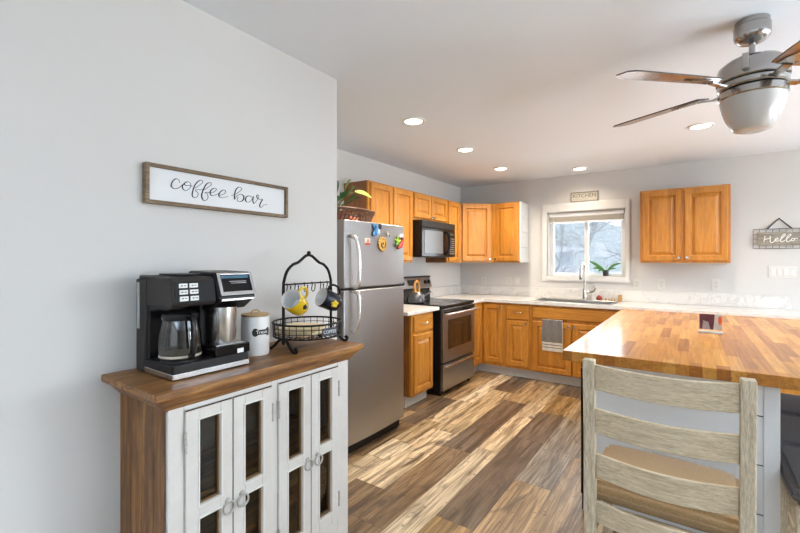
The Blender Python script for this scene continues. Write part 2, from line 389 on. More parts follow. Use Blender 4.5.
# patio door frame, right wall
b = new()
box(b, XR+.01, .85, 0, XR+.09, .91, 2.12); box(b, XR+.01, 3.09, 0, XR+.09, 3.15, 2.12); box(b, XR+.01, .91, 2.05, XR+.09, 3.09, 2.12); box(b, XR+.01, .91, 0, XR+.09, 3.09, .06); box(b, XR+.02, 1.97, .06, XR+.07, 2.03, 2.05)
d1 = struct('door_1', b, TRIMW)
b = new()
box(b, XR+.01, 3.6, .95, XR+.09, 3.65, 2.12); box(b, XR+.01, 4.95, .95, XR+.09, 5.0, 2.12); box(b, XR+.01, 3.65, 2.07, XR+.09, 4.95, 2.12); box(b, XR+.01, 3.65, .95, XR+.09, 4.95, 1.0); box(b, XR+.02, 4.28, 1.0, XR+.07, 4.32, 2.07)
struct('added_window_side', b, TRIMW)  # unseen window, added to go with the kitchen fill lamps
b = new()
box(b, -.65, YF-.09, .5, -.6, YF-.01, 2.2); box(b, 2.4, YF-.09, .5, 2.45, YF-.01, 2.2); box(b, -.6, YF-.09, 2.15, 2.4, YF-.01, 2.2); box(b, -.6, YF-.09, .5, 2.4, YF-.01, .55); box(b, .87, YF-.07, .55, .93, YF-.02, 2.15)
struct('added_window_rear', b, TRIMW)  # unseen window behind the camera, added to go with the rear fill

# ---- kitchen window: casing, jamb, two sashes
VIN = plain('white_vinyl', (.85, .86, .86), .3)
b = new()                                                 # casing profile boards, mitred look
for ins, dp in ((0, .018), (.012, .024)):
    x0, x1, z0, z1 = -1.567+ins, -.573-ins, 1.135+ins, 2.112-ins
    i0, i1, j0, j1 = WX0, WX1, WZ0, WZ1
    box(b, x0, YB-dp, z0, i0, YB, z1); box(b, i1, YB-dp, z0, x1, YB, z1); box(b, i0, YB-dp, j1, i1, YB, z1); box(b, i0, YB-dp, z0, i1, YB, j0)
win = struct('window_1', b, TRIMW, bevel=.003)
b = new()
box(b, WX0, YB, WZ0, WX0+.012, YB+.15, WZ1); box(b, WX1-.012, YB, WZ0, WX1, YB+.15, WZ1); box(b, WX0+.012, YB, WZ1-.012, WX1-.012, YB+.15, WZ1); box(b, WX0+.012, YB, WZ0, WX1-.012, YB+.15, WZ0+.012)
obj('window_jamb', b, TRIMW, win)
def sash(x0, x1, y):
    b = new(); z0, z1, w_ = WZ0+.012, WZ1-.012, .045
    box(b, x0, y, z0, x0+w_, y+.03, z1); box(b, x1-w_, y, z0, x1, y+.03, z1); box(b, x0+w_, y, z1-w_, x1-w_, y+.03, z1); box(b, x0+w_, y, z0, x1-w_, y+.03, z0+w_*.6)
    s_ = obj('window_sash', b, VIN, win, bevel=.003)
    obj('window_pane', box(new(), x0+w_, y+.012, z0+w_*.6, x1-w_, y+.017, z1-w_), GLASS, s_)
sash(WX0+.012, -1.035, YB+.10); sash(-1.075, WX1-.012, YB+.068)
# raised blind
bl = thing('window_blind', (-1.058, YB+.03, 1.92), 'white window blind pulled up under the window head', 'blind')
obj('headrail', box(new(), WX0+.02, YB+.004, 1.945, WX1-.02, YB+.05, 1.99, .004), plain('blind_rail', (.8, .82, .83), .3), bl)
b = new()
for k in range(13): box(b, WX0+.025, YB+.004, 1.885+k*.0045, WX1-.025, YB+.052, 1.885+k*.0045+.0028)
obj('slat_stack', b, plain('blind_slats', (.62, .57, .5), .5), bl)
obj('bottom_rail', box(new(), WX0+.025, YB+.004, 1.868, WX1-.025, YB+.052, 1.884, .003), plain('blind_rail', (.8, .82, .83), .3), bl)
b = new(); tube(b, [(-1.43, YB+.002, 1.95), (-1.43, YB+.002, 1.45)], .003, 6)
obj('tilt_wand', b, VIN, bl, smooth=True)
b = new(); tube(b, [(-.70, YB+.002, 1.95), (-.70, YB+.002, 1.62)], .0015, 6); lathe(b, (-.70, YB+.002, 1.595), [(.002, .03), (.006, .01), (.005, 0)], 8)
obj('lift_cord', b, VIN, bl, smooth=True)

# ================================================================== cabinets
FRx, FRy = -2.132, 4.805                                   # face-frame planes of the base cabinets
def knob(c, n, parent, m=NICKEL):
    b = new(); lathe(b, c, [(.006, 0), (.0055, .012), (.013, .017), (.0155, .022), (.013, .027), (0, .029)], 16, axis=n)
    return obj('knob', b, m, parent, smooth=True)
def pull(c, u, n, parent, half=.042):
    c, u, n = Vector(c), Vector(u), Vector(n); b = new()
    P = smooth_path([c-u*half, c-u*half+n*.02, c-u*half*.4+n*.028, c+u*half*.4+n*.028, c+u*half+n*.02, c+u*half], 4)
    tube(b, P, .0048, 8); lathe(b, c-u*half, [(.009, 0), (.007, .004)], 12, axis=n); lathe(b, c+u*half, [(.009, 0), (.007, .004)], 12, axis=n)
    return obj('pull_handle', b, NICKEL, parent, smooth=True)
def door(o, u, n, u0, u1, z0, z1, parent, kn=None, name='door', m=OAK, prof=DOORP):
    o, u, n = Vector(o), Vector(u), Vector(n)
    d = obj(name, panel(new(), o, u, n, u0, u1, z0, z1, prof), m, parent)
    if kn: knob(o+u*kn[0]+UZ*kn[1]+n*.02, n, d)
    return d
def base_box(name, loc, label, bx, toe=None, side=OAKD):
    t = thing(name, loc, label, 'cabinet')
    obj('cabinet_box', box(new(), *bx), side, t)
    if toe: obj('toe_kick', box(new(), *toe), plain('grey_toe_kick', (.64, .625, .60), .5), t)
    return t
def face(parent, o, u, n, u0, u1, z0, z1, opens, th=.02, m=OAK):
    """face frame as four stiles and rails plus dividers, behind the doors"""
    o, u, n = Vector(o), Vector(u), Vector(n); b = new()
    panel(b, o, u, n, u0, u1, z0, z1, [(0, -th), (0, 0), (.001, .0)])
    return obj('face_frame', b, m, parent)
# -- left run: narrow base beside the refrigerator
t = base_box('base_cabinet', (-2.42, 3.40, 0), 'narrow oak base cabinet with one drawer between refrigerator and range', (XL+.003, 3.205, .115, -2.152, 3.600, .888), (XL+.05, 3.215, .001, -2.205, 3.600, .115))
face(t, (FRx, 0, 0), UY, UX, 3.205, 3.600, .115, .888, None)
dr = obj('drawer', panel(new(), (FRx, 0, 0), UY, UX, 3.237, 3.578, .715, .868, DRAWP), OAKH, t); pull((FRx+.02, 3.408, .79), UY, UX, dr, .05)
door((FRx, 0, 0), UY, UX, 3.237, 3.578, .14, .69, t)
# -- corner base (both faces)
t = thing('base_cabinet', (-2.43, 5.1, 0), 'oak corner base cabinet with two doors meeting in the inside corner', 'cabinet')
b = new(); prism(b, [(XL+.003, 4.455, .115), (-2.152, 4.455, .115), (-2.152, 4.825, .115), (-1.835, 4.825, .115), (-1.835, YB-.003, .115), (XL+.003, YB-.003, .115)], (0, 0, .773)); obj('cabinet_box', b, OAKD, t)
b = new(); panel(b, (FRx, 0, 0), UY, UX, 4.455, FRy, .115, .888, [(0, -.02), (0, 0)]); panel(b, (0, FRy, 0), UX, -UY, FRx, -1.835, .115, .888, [(0, -.02), (0, 0)]); obj('face_frame', b, OAK, t)
b = new(); box(b, XL+.05, 4.455, .001, -2.205, 4.88, .115); box(b, XL+.05, 4.88, .001, -1.835, 5.36, .115); obj('toe_kick', b, MATS['grey_toe_kick'], t)
door((FRx, 0, 0), UY, UX, 4.475, 4.775, .155, .865, t, kn=(4.50, .835))
door((0, FRy, 0), UX, -UY, -2.10, -1.862, .155, .862, t, kn=(-1.885, .835))
# -- drawer base
t = base_box('base_cabinet', (-1.675, 5.1, 0), 'oak base cabinet with one drawer over a single door, left of the sink base', (-1.833, FRy+.02, .115, -1.513, YB-.003, .888), (-1.833, 4.88, .001, -1.513, 5.36, .115))
face(t, (0, FRy, 0), UX, -UY, -1.833, -1.513, .115, .888, None)
dr = obj('drawer', panel(new(), (0, FRy, 0), UX, -UY, -1.81, -1.545, .70, .862, DRAWP), OAKH, t); pull((-1.675, FRy-.02, .785), UX, -UY, dr, .048)
door((0, FRy, 0), UX, -UY, -1.81, -1.545, .145, .685, t, kn=(-1.565, .66))
# -- sink base
t = thing('base_cabinet', (-1.05, 5.1, 0), 'wide oak sink base cabinet with a towel over its left door', 'cabinet')
b = new(); box(b, -1.511, FRy+.02, .115, -1.506, YB-.003, .888); box(b, -.600, FRy+.02, .115, -.585, YB-.003, .888); box(b, -1.506, FRy+.02, .115, -.600, YB-.003, .13); box(b, -1.506, YB-.015, .13, -.600, YB-.003, .888)
obj('cabinet_box', b, OAKD, t); obj('toe_kick', box(new(), -1.511, 4.88, .001, -.585, 5.36, .115), MATS['grey_toe_kick'], t)
face(t, (0, FRy, 0), UX, -UY, -1.511, -.585, .115, .888, None)
obj('false_drawer_front', panel(new(), (0, FRy, 0), UX, -UY, -1.497, -.60, .735, .862, DRAWP), OAKH, t)
door((0, FRy, 0), UX, -UY, -1.497, -1.073, .125, .70, t, kn=(-1.095, .668))
door((0, FRy, 0), UX, -UY, -1.058, -.61, .125, .70, t, kn=(-1.035, .668))
# -- base behind the peninsula, mostly hidden
t = base_box('base_cabinet', (.1, 5.1, 0), 'oak base cabinet under the right end of the white counter, behind the peninsula', (-.583, FRy+.02, .115, .76, YB-.003, .888), (-.583, 4.88, .001, .76, 5.36, .115))
face(t, (0, FRy, 0), UX, -UY, -.583, .76, .115, .888, None)

# -- upper cabinets
UXf, UYf = -2.437, 5.110                                   # face-frame planes of the uppers
def upper(bx, label, loc): 
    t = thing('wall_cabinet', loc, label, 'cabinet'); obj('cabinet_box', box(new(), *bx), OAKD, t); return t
t = upper((XL+.002, 2.945, 1.372, UXf-.018, 3.688, 2.138), 'oak wall cabinet with two tall doors above and beside the refrigerator', (-2.59, 3.32, 1.372))
face(t, (UXf, 0, 0), UY, UX, 2.945, 3.688, 1.372, 2.138, None)
door((UXf, 0, 0), UY, UX, 2.972, 3.312, 1.39, 2.124, t); door((UXf, 0, 0), UY, UX, 3.332, 3.672, 1.39, 2.124, t)
t = upper((XL+.002, 3.690, 1.832, UXf-.018, 4.448, 2.138), 'short two-door oak wall cabinet above the microwave', (-2.59, 4.07, 1.832))
face(t, (UXf, 0, 0), UY, UX, 3.690, 4.448, 1.832, 2.138, None)
door((UXf, 0, 0), UY, UX, 3.707, 4.058, 1.862, 2.124, t, kn=(4.035, 1.882)); door((UXf, 0, 0), UY, UX, 4.075, 4.432, 1.862, 2.124, t, kn=(4.098, 1.882))
t = upper((XL+.002, 4.450, 1.372, UXf-.018, 4.803, 2.138), 'narrow single-door oak wall cabinet right of the microwave', (-2.59, 4.63, 1.372))
face(t, (UXf, 0, 0), UY, UX, 4.450, 4.803, 1.372, 2.138, None)
door((UXf, 0, 0), UY, UX, 4.478, 4.765, 1.39, 2.124, t, kn=(4.742, 1.415))
# diagonal corner cabinet
t = thing('wall_cabinet', (-2.55, 5.22, 1.372), 'oak diagonal corner wall cabinet with one door', 'cabinet')
A_, B_ = Vector((UXf, 4.805, 0)), Vector((-2.127, UYf+.005, 0))
b = new(); prism(b, [(XL+.002, 4.805, 1.372), (UXf-.02, 4.805, 1.372), (-2.127, UYf+.022, 1.372), (-2.127, YB-.002, 1.372), (XL+.002, YB-.002, 1.372)], (0, 0, .766)); obj('cabinet_box', b, OAKD, t)
uD = (B_-A_).normalized(); nD = uD.cross(UZ); Ld = (B_-A_).length
b = new(); panel(b, A_, uD, nD, 0, Ld, 1.372, 2.138, [(0, -.016), (0, 0)]); obj('face_frame', b, OAK, t)
door(A_, uD, nD, .026, Ld-.026, 1.39, 2.124, t, kn=(Ld-.05, 1.415))
t = upper((-2.125, UYf+.018, 1.372, -1.762, YB-.002, 2.138), 'single-door oak wall cabinet left of the window with a white end panel', (-1.95, 5.25, 1.372))
face(t, (0, UYf, 0), UX, -UY, -2.125, -1.762, 1.372, 2.138, None)
door((0, UYf, 0), UX, -UY, -2.09, -1.772, 1.39, 2.124, t, kn=(-2.065, 1.415))
b = new()
for k in range(4): box(b, -1.7615, UYf+.001, 1.372+k*.1925, -1.745, YB-.002, 1.372+k*.1925+.1885, .0015)
obj('end_panel', b, TRIMW, t, label='white shiplap end panel')
t = upper((-.447, UYf+.018, 1.372, .314, YB-.002, 2.138), 'two-door oak wall cabinet hanging alone right of the window', (-.066, 5.25, 1.372))
face(t, (0, UYf, 0), UX, -UY, -.447, .314, 1.372, 2.138, None)
door((0, UYf, 0), UX, -UY, -.425, -.078, 1.392, 2.118, t, kn=(-.103, 1.425)); door((0, UYf, 0), UX, -UY, -.054, .292, 1.392, 2.118, t, kn=(-.03, 1.425))

# -- counters
t = thing('countertop', (-2.42, 3.36, .89), 'short white marbled countertop between refrigerator and range', 'countertop')
obj('worktop', box(new(), XL+.002, 3.10, .89, -2.095, 3.675, .925), MARBLE, t, bevel=.004)
obj('backsplash', box(new(), XL+.002, 3.10, .9255, XL+.022, 3.675, 1.045), MARBLE, t, bevel=.003)
t = thing('countertop', (-1.4, 5.1, .89), 'long white marbled countertop around the corner and under the window', 'countertop')
SX0, SX1, SY0, SY1 = -1.505, -.700, 4.855, 5.275             # sink cut-out
b = new()
box(b, XL+.002, 4.452, .89, -2.095, 4.77, .925); box(b, XL+.002, 4.77, .89, SX0, YB-.002, .925); box(b, SX1, 4.77, .89, .835, YB-.002, .925)
box(b, SX0, 4.77, .89, SX1, SY0, .925); box(b, SX0, SY1, .89, SX1, YB-.002, .925)
obj('worktop', b, MARBLE, t)
b = new(); box(b, XL+.002, 4.452, .9255, XL+.022, YB-.022, 1.045); box(b, XL+.002, YB-.022, .9255, .79, YB-.002, 1.05)
obj('backsplash', b, MARBLE, t, bevel=.003)

# -- sink, faucet
t = thing('kitchen_sink', (-1.135, 5.06, .925), 'grey stainless drop-in sink under the window', 'sink')
b = new(); rings = []
for (ix, h) in ((-.03, .0008), (-.028, .006), (.0, .006), (.012, -.004), (.03, -.17), (.10, -.185)):
    rings.append([b.verts.new((x, y, .925+h)) for x, y in ((SX0+ix, SY0+ix), (SX1-ix, SY0+ix), (SX1-ix, SY1-ix*.9), (SX0+ix, SY1-ix*.9))])
for p, q in zip(rings, rings[1:]):
    for k in range(4): b.faces.new((p[k], p[(k+1) % 4], q[(k+1) % 4], q[k]))
b.faces.new(rings[-1]); obj('basin', b, steel('sink_steel', (.34, .34, .34), .32, (50, 50, 50), .02), t)
b = new(); lathe(b, (-1.135, 5.06, .742), [(.045, 0), (.045, .003), (.03, .004), (0, .001)], 20); obj('drain', b, NICKEL, t, smooth=True)
fx, fy = -1.045, 5.335
t = thing('faucet', (fx, fy, .926), 'tall brushed gooseneck faucet with side lever and pull-down head', 'faucet')
b = new(); lathe(b, (fx, fy, .9262), [(.03, 0), (.03, .006), (.024, .012), (.022, .10), (.017, .125), (.013, .14)], 20)
P = [(fx, fy, 1.06), (fx, fy, 1.20), (fx, fy, 1.30)]+[(fx-.008+.008*math.cos(a_), fy-.065+.065*math.cos(a_), 1.30+.065*math.sin(a_)) for a_ in [PI*k/8 for k in range(1, 9)]]
tube(b, P, .0125, 12); obj('spout', b, NICKEL, t, smooth=True)
b = new(); ex, ey = P[-1][0], P[-1][1]; lathe(b, (ex, ey, 1.185), [(.017, 0), (.019, .01), (.015, .06), (.013, .118)], 16); obj('spray_head', b, NICKEL, t, smooth=True)
b = new(); lathe(b, (ex, ey, 1.172), [(.016, 0), (.018, .013)], 16); obj('spray_nozzle', b, BLACK, t, smooth=True)
b = new(); tube(b, smooth_path([(fx+.01, fy, 1.02), (fx+.05, fy-.01, 1.015), (fx+.09, fy-.02, 1.025), (fx+.12, fy-.02, 1.06), (fx+.125, fy-.02, 1.10)], 4), [.016]*5+[.012]*5+[.009]*5+[.006]*2, 10)
obj('lever', b, NICKEL, t, smooth=True)
# things behind the faucet
b = new(); lathe(b, (-.94, 5.335, .9262), [(.024, 0), (.026, .05), (.024, .052)], 16)
tag(obj('cup', b, plain('white_ceramic', (.8, .8, .79), .2), smooth=True, base=(-.94, 5.335, .9262)), 'small white cup standing right behind the sink faucet', 'cup')
b = new(); lathe(b, (-.885, 5.34, .9262), [(.012, 0), (.03, .012), (.034, .03), (.02, .05), (0, .066)], 14)
tag(obj('scrubber', b, plain('red_brown', (.32, .05, .03), .7, var=.4, vscale=60), smooth=True, base=(-.885, 5.34, .9262)), 'small red and brown scrubber on the sink edge right of the faucet', 'scrubber')
WB = plain('carved_wood', (.42, .24, .08), .6, var=.5, vscale=50)
b = new(); box(b, -.835, 5.325, .9262, -.695, 5.35, .934)
for x in (-.815, -.785, -.755, -.725): tube(b, [(x, 5.337, .934), (x+.004, 5.337, .958)], [.009, .006], 8)
tag(obj('wooden_ornament', b, WB, base=(-.77, 5.337, .9262)), 'low carved wooden ornament on the counter right of the faucet', 'ornament')
b = new(); lathe(b, (-.665, 5.337, .9262), [(.022, 0), (.022, .045), (.018, .052), (.02, .058), (.02, .075), (0, .078)], 14)
tag(obj('small_jar', b, WB, smooth=True, base=(-.665, 5.337, .9262)), 'small brown jar at the right end behind the sink', 'jar')

# -- dish towel over the sink-base door
tw = thing('dish_towel', (-1.275, 4.777, .73), 'grey dish towel with striped white end hanging over the cabinet door', 'towel')
def cloth_strip(z0, z1, m, name):
    b = new(); N = 18; fr, bk = [], []
    for j in range(7):
        z = z1+(z0-z1)*j/6
        fr.append([b.verts.new((-1.386+.222*i/N+.004*math.sin(z*20), 4.777-.004*math.sin(i*.9+z*8)-.003, z)) for i in range(N+1)])
        bk.append([b.verts.new((-1.386+.222*i/N+.004*math.sin(z*20), 4.782-.004*math.sin(i*.9+z*8)-.003, z)) for i in range(N+1)])
    for j in range(6):
        for i in range(N):
            b.faces.new((fr[j][i], fr[j][i+1], fr[j+1][i+1], fr[j+1][i])); b.faces.new((bk[j][i], bk[j+1][i], bk[j+1][i+1], bk[j][i+1]))
    for g in (0, 6):
        for i in range(N): b.faces.new((fr[g][i], fr[g][i+1], bk[g][i+1], bk[g][i]))
    for j in range(6):
        for i in (0, N): b.faces.new((fr[j][i], fr[j+1][i], bk[j+1][i], bk[j][i]))
    return obj(name, b, m, tw, smooth=True)
TG = plain('grey_terry', (.20, .185, .17), 1, bump=1, bscale=300, var=.35, vscale=60); TWh = plain('towel_cream', (.66, .62, .55), 1, bump=.5, bscale=300)
cloth_strip(.475, .728, TG, 'towel_field'); z = .475
for k, (h, m_) in enumerate(((.022, TWh), (.010, TG), (.022, TWh), (.008, TG), (.036, TWh))):
    cloth_strip(z-h, z, m_, 'towel_stripe'); z -= h
obj('towel_fold', box(new(), -1.386, 4.776, .722, -1.164, 4.802, .729, .002), TWh, tw)
b = new(); box(b, -1.1665, 4.7705, .40, -1.160, 4.780, .722, .002); obj('towel_edge', b, TWh, tw)

# ================================================================== refrigerator
t = thing('refrigerator', (-2.3, 2.485, 0), 'stainless top-freezer refrigerator with magnets beside the kitchen entry', 'refrigerator')
obj('fridge_body', box(new(), XL+.06, 2.125, .03, -2.035, 2.842, 1.665), plain('fridge_side', (.16, .155, .15), .45), t, bevel=.006)
for n_, z0, z1 in (('freezer_door', 1.199, 1.680), ('fridge_door', .085, 1.181)):
    b = new(); y0, y1 = 2.117, 2.848; N = 10; F, Bk = [], []
    for i in range(N+1):
        y = y0+(y1-y0)*i/N; x = -1.966+.012*math.sin(PI*i/N)
        F.append((b.verts.new((x, y, z0)), b.verts.new((x, y, z1)))); Bk.append((b.verts.new((-2.032, y, z0)), b.verts.new((-2.032, y, z1))))
    for i in range(N):
        b.faces.new((F[i][0], F[i+1][0], F[i+1][1], F[i][1])); b.faces.new((Bk[i][0], Bk[i][1], Bk[i+1][1], Bk[i+1][0]))
        b.faces.new((F[i][1], F[i+1][1], Bk[i+1][1], Bk[i][1])); b.faces.new((F[i][0], Bk[i][0], Bk[i+1][0], F[i+1][0]))
    for i in (0, N): b.faces.new((F[i][0], F[i][1], Bk[i][1], Bk[i][0]))
    d = obj(n_, b, STEEL, t, smooth=True, bevel=.006)
    if n_ == 'freezer_door': P = [(-1.965, 2.175, 1.565), (-1.925, 2.180, 1.56), (-1.905, 2.195, 1.50), (-1.900, 2.205, 1.36), (-1.905, 2.205, 1.23), (-1.93, 2.20, 1.207), (-1.965, 2.195, 1.207)]
    else: P = [(-1.965, 2.195, 1.172), (-1.93, 2.20, 1.172), (-1.905, 2.205, 1.15), (-1.900, 2.205, 1.08), (-1.903, 2.200, .97), (-1.925, 2.190, .90), (-1.965, 2.185, .895)]
    b = new(); tube(b, smooth_path(P, 5), .0135, 12); obj('handle', b, STEELH, d, smooth=True)
obj('door_gasket', box(new(), -2.03, 2.125, 1.180, -1.985, 2.84, 1.200), BLACK, t)
obj('base_grille', box(new(), -2.05, 2.14, .012, -2.0, 2.83, .08), BLACK, t)
for y in (2.17, 2.80):
    b = new(); lathe(b, (-2.02, y, 0.0005), [(.016, 0), (.016, .012)], 12); obj('foot', b, BLACK, t)
b = new(); box(b, -2.05, 2.78, 1.666, -1.99, 2.84, 1.690, .003); obj('hinge_cap', b, BLACK, t)
# magnets on the freezer door (surface about x = -1.955)
mg = 'magnets on the freezer door'
def magx(y): return -1.966+.012*math.sin(PI*(y-2.117)/.731)+.0006
def magnet(label, y, z, parts, name='magnet'):
    x = magx(y); r_ = thing(name, (x, y, z), label, 'magnet', mg)
    for nm, b, m in parts(x, y, z): obj(nm, b, m, r_, smooth=True)
    return r_
def p1(x, y, z):
    b = new(); box(b, x, y-.032, z-.028, x+.003, y+.032, z+.026, .001)
    c = new(); box(c, x+.0032, y-.028, z-.026, x+.0042, y+.030, z-.010)
    d = new(); ball(d, (x+.004, y+.008, z+.006), .014, (.15, 1, 1))
    return [('card', b, plain('card_cream', (.62, .60, .50), .6)), ('red_band', c, plain('mag_red', (.5, .03, .03), .5)), ('picture', d, plain('mag_pink', (.55, .25, .2), .5))]
magnet('flat picture magnet with a red lower band, leftmost on the freezer door', 2.355, 1.533, p1)
def p2(x, y, z):
    b = new(); ball(b, (x+.008, y, z), .034, (.25, .8, 1.2)); ball(b, (x+.008, y-.025, z+.03), .02, (.3, 1, 1)); ball(b, (x+.008, y-.03, z-.03), .016, (.3, 1, 1.2))
    c = new(); ball(c, (x+.012, y+.038, z+.028), .02, (.3, 1, 1.1)); e_ = new(); ball(e_, (x+.014, y-.015, z+.022), .010, (.3, .8, 1.6))
    d = new(); ball(d, (x+.012, y+.02, z-.012), .016, (.3, 1, 1.4))
    return [('body', b, plain('mag_blue', (.04, .22, .5), .4)), ('dark_patch', c, plain('mag_black', (.01, .012, .03), .4)), ('dark_patch', e_, plain('mag_black', (.01, .012, .03), .4)), ('light_patch', d, plain('mag_pale', (.45, .6, .68), .4))]
magnet('blue animal-shaped magnet at the top of the freezer door', 2.455, 1.625, p2)
def p3(x, y, z):
    b = new(); lathe(b, (x, y, z), [(.050, 0), (.053, .006), (.046, .012), (.0, .011)], 28, axis=(1, 0, 0))
    for k in range(14): ball(b, (x+.009, y+.043*math.cos(k*2*PI/14), z+.047*math.sin(k*2*PI/14)), .011, (.6, 1, 1), 8, 6)
    c = new(); P = [(x+.013, y+(.004+.0045*a_)*math.cos(a_), z+(.004+.0045*a_)*math.sin(a_)) for a_ in [k*.4 for k in range(18)]]; tube(c, P, .004, 8)
    return [('rim', b, plain('mag_gold', (.55, .32, .06), .45)), ('spiral', c, plain('mag_brown', (.20, .10, .02), .5))]
magnet('round golden spiral shell magnet in the middle of the freezer door', 2.532, 1.520, p3)
def p4(x, y, z):
    b = new(); ball(b, (x+.008, y, z), .014, (.5, 1, 1.1)); ball(b, (x+.008, y-.012, z+.016), .008, (.5, 1, 1))
    c = new(); ball(c, (x+.014, y+.008, z-.008), .007, (.5, 1, 1))
    return [('body', b, plain('mag_cream', (.55, .5, .4), .5)), ('dark_spot', c, plain('mag_black', (.01, .012, .03), .4))]
magnet('tiny cream and black magnet above the spiral shell magnet', 2.602, 1.597, p4)
def p5(x, y, z):
    b = new()
    for a_ in range(5): tube(b, [(x+.006, y-.02, z+.01), (x+.008, y-.02+.05*math.cos(a_*1.257+.3), z+.01+.05*math.sin(a_*1.257+.3))], [.012, .004], 8)
    c = new(); tube(c, [(x+.008, y+.05, z+.045), (x+.010, y+.02, z-.03), (x+.008, y-.02, z-.045)], [.012, .016, .010], 8)
    d = new(); ball(d, (x+.012, y+.032, z+.035), .014, (.4, 1, 1)); ball(d, (x+.012, y-.055, z-.02), .010, (.4, 1, 1.3))
    return [('star', b, plain('mag_green', (.30, .5, .04), .5)), ('red_tail', c, plain('mag_red', (.5, .03, .03), .5)), ('dark_spot', d, MATS['mag_black'])]
magnet('green star and red magnet near the right edge of the freezer door', 2.765, 1.538, p5)
b = new(); x = magx(2.80); box(b, x, 2.782, 1.583, x+.003, 2.832, 1.612, .001)
tag(obj('magnet', b, plain('card_white', (.66, .66, .62), .6), base=(x, 2.807, 1.583)), 'small pale card magnet at the upper right corner of the freezer door', 'magnet', mg)

# ---- wicker basket with a leafy plant on the refrigerator
bk = thing('wicker_basket', (-2.18, 2.36, 1.68), 'brown wicker basket with slanted open sides on top of the refrigerator', 'basket')
WK = plain('dark_wicker', (.13, .055, .028), .6, var=.4, vscale=80)
def ell(cx, cy, rx, ry, z, n=40): return [(cx+rx*math.cos(2*PI*k/n), cy+ry*math.sin(2*PI*k/n), z) for k in range(n)]
b = new(); tube(b, ell(-2.18, 2.36, .13, .25, 1.688), .006, 6, closed=True); lathe(b, (-2.18, 2.36, 1.681), [(.11, 0), (.11, .006)], 20); obj('basket_bottom', b, WK, bk, smooth=True)
b = new(); tube(b, ell(-2.18, 2.36, .165, .30, 1.778), .0075, 6, closed=True); tube(b, ell(-2.18, 2.36, .16, .295, 1.765), .005, 6, closed=True); obj('basket_rim', b, WK, bk, smooth=True)
b = new()
for k in range(44):
    a0, a1 = 2*PI*k/44, 2*PI*(k+1.1)/44
    tube(b, [(-2.18+.13*math.cos(a0), 2.36+.25*math.sin(a0), 1.688), (-2.18+.163*math.cos(a1), 2.36+.298*math.sin(a1), 1.776)], .0055, 6)
obj('basket_stakes', b, WK, bk, smooth=True)
pl = thing('potted_plant', (-2.20, 2.28, 1.687), 'trailing plant with green and yellow leaves in the basket on the refrigerator', 'plant')
b = new(); lathe(b, (-2.20, 2.28, 1.6875), [(.05, 0), (.065, .08), (.06, .08), (.055, .07), (0, .068)], 20); obj('pot', b, plain('terracotta', (.22, .08, .045), .8), pl, smooth=True)
b = new(); box(b, -2.24, 2.38, 1.6872, -2.14, 2.47, 1.735, .01); 
tag(obj('orange_packet', b, plain('orange_pack', (.55, .14, .05), .5), base=(-2.19, 2.43, 1.6872)), 'orange packet inside the basket on the refrigerator', 'packet')
def leaf(bm, base, tip, wid, droop=.3, up=(0, 0, 1), n=8):
    base, tip, up = Vector(base), Vector(tip), Vector(up); d = tip-base; s_ = d.cross(up).normalized(); L_ = []; R_ = []; M_ = []
    for i in range(n+1):
        f = i/n; c = base+d*f+up*(droop*d.length*math.sin(PI*f)*.5); w_ = wid*math.sin(PI*min(1, f*.92+.04))**.8*(1-.15*f)
        M_.append(bm.verts.new(c-up*w_*.15)); L_.append(bm.verts.new(c-s_*w_+up*.0)); R_.append(bm.verts.new(c+s_*w_))
    for i in range(n):
        bm.faces.new((L_[i], M_[i], M_[i+1], L_[i+1])); bm.faces.new((M_[i], R_[i], R_[i+1], M_[i+1]))
LG = plain('leaf_dark_green', (.035, .12, .035), .4, var=.5, vscale=25); LY = plain('leaf_yellow_green', (.22, .33, .06), .4, var=.4, vscale=25)
b = new(); rnd = random.Random(3); tips = [((-2.15, 2.33, 2.02), .022), ((-2.18, 2.28, 2.00), .02), ((-2.12, 2.42, 1.87), .03), ((-2.10, 2.36, 1.84), .032), ((-2.25, 2.30, 1.95), .03), ((-2.08, 2.26, 1.90), .03), ((-2.28, 2.40, 1.90), .03), ((-2.10, 2.33, 1.93), .032), ((-2.05, 2.30, 1.82), .03), ((-2.15, 2.22, 1.88), .03), ((-2.10, 2.34, 2.01), .035), ((-2.06, 2.36, 1.955), .036), ((-2.05, 2.40, 1.86), .038), ((-2.02, 2.34, 1.88), .034)]
st = new()
for p, w_ in tips:
    p = Vector(p); o_ = Vector((-2.20, 2.28, 1.755)); q = o_.lerp(p, .55)+Vector((0, 0, .02)); leaf(b, q, p, w_); tube(st, [o_, o_.lerp(q, .5)+Vector((0, 0, .015)), q], .0025, 6)
tube(st, smooth_path([(-2.20, 2.28, 1.755), (-2.15, 2.33, 1.88), (-2.11, 2.41, 1.925)], 4), .003, 6)
obj('leaves', b, LG, pl, smooth='all'); obj('stems', st, plain('stem_green', (.10, .16, .04), .6), pl, smooth=True)
b = new(); leaf(b, (-2.11, 2.40, 1.925), (-2.09, 2.58, 1.895), .034, .18, up=(.75, 0, .66)); obj('bright_leaf', b, LY, pl, smooth='all', label='large yellow-green leaf')

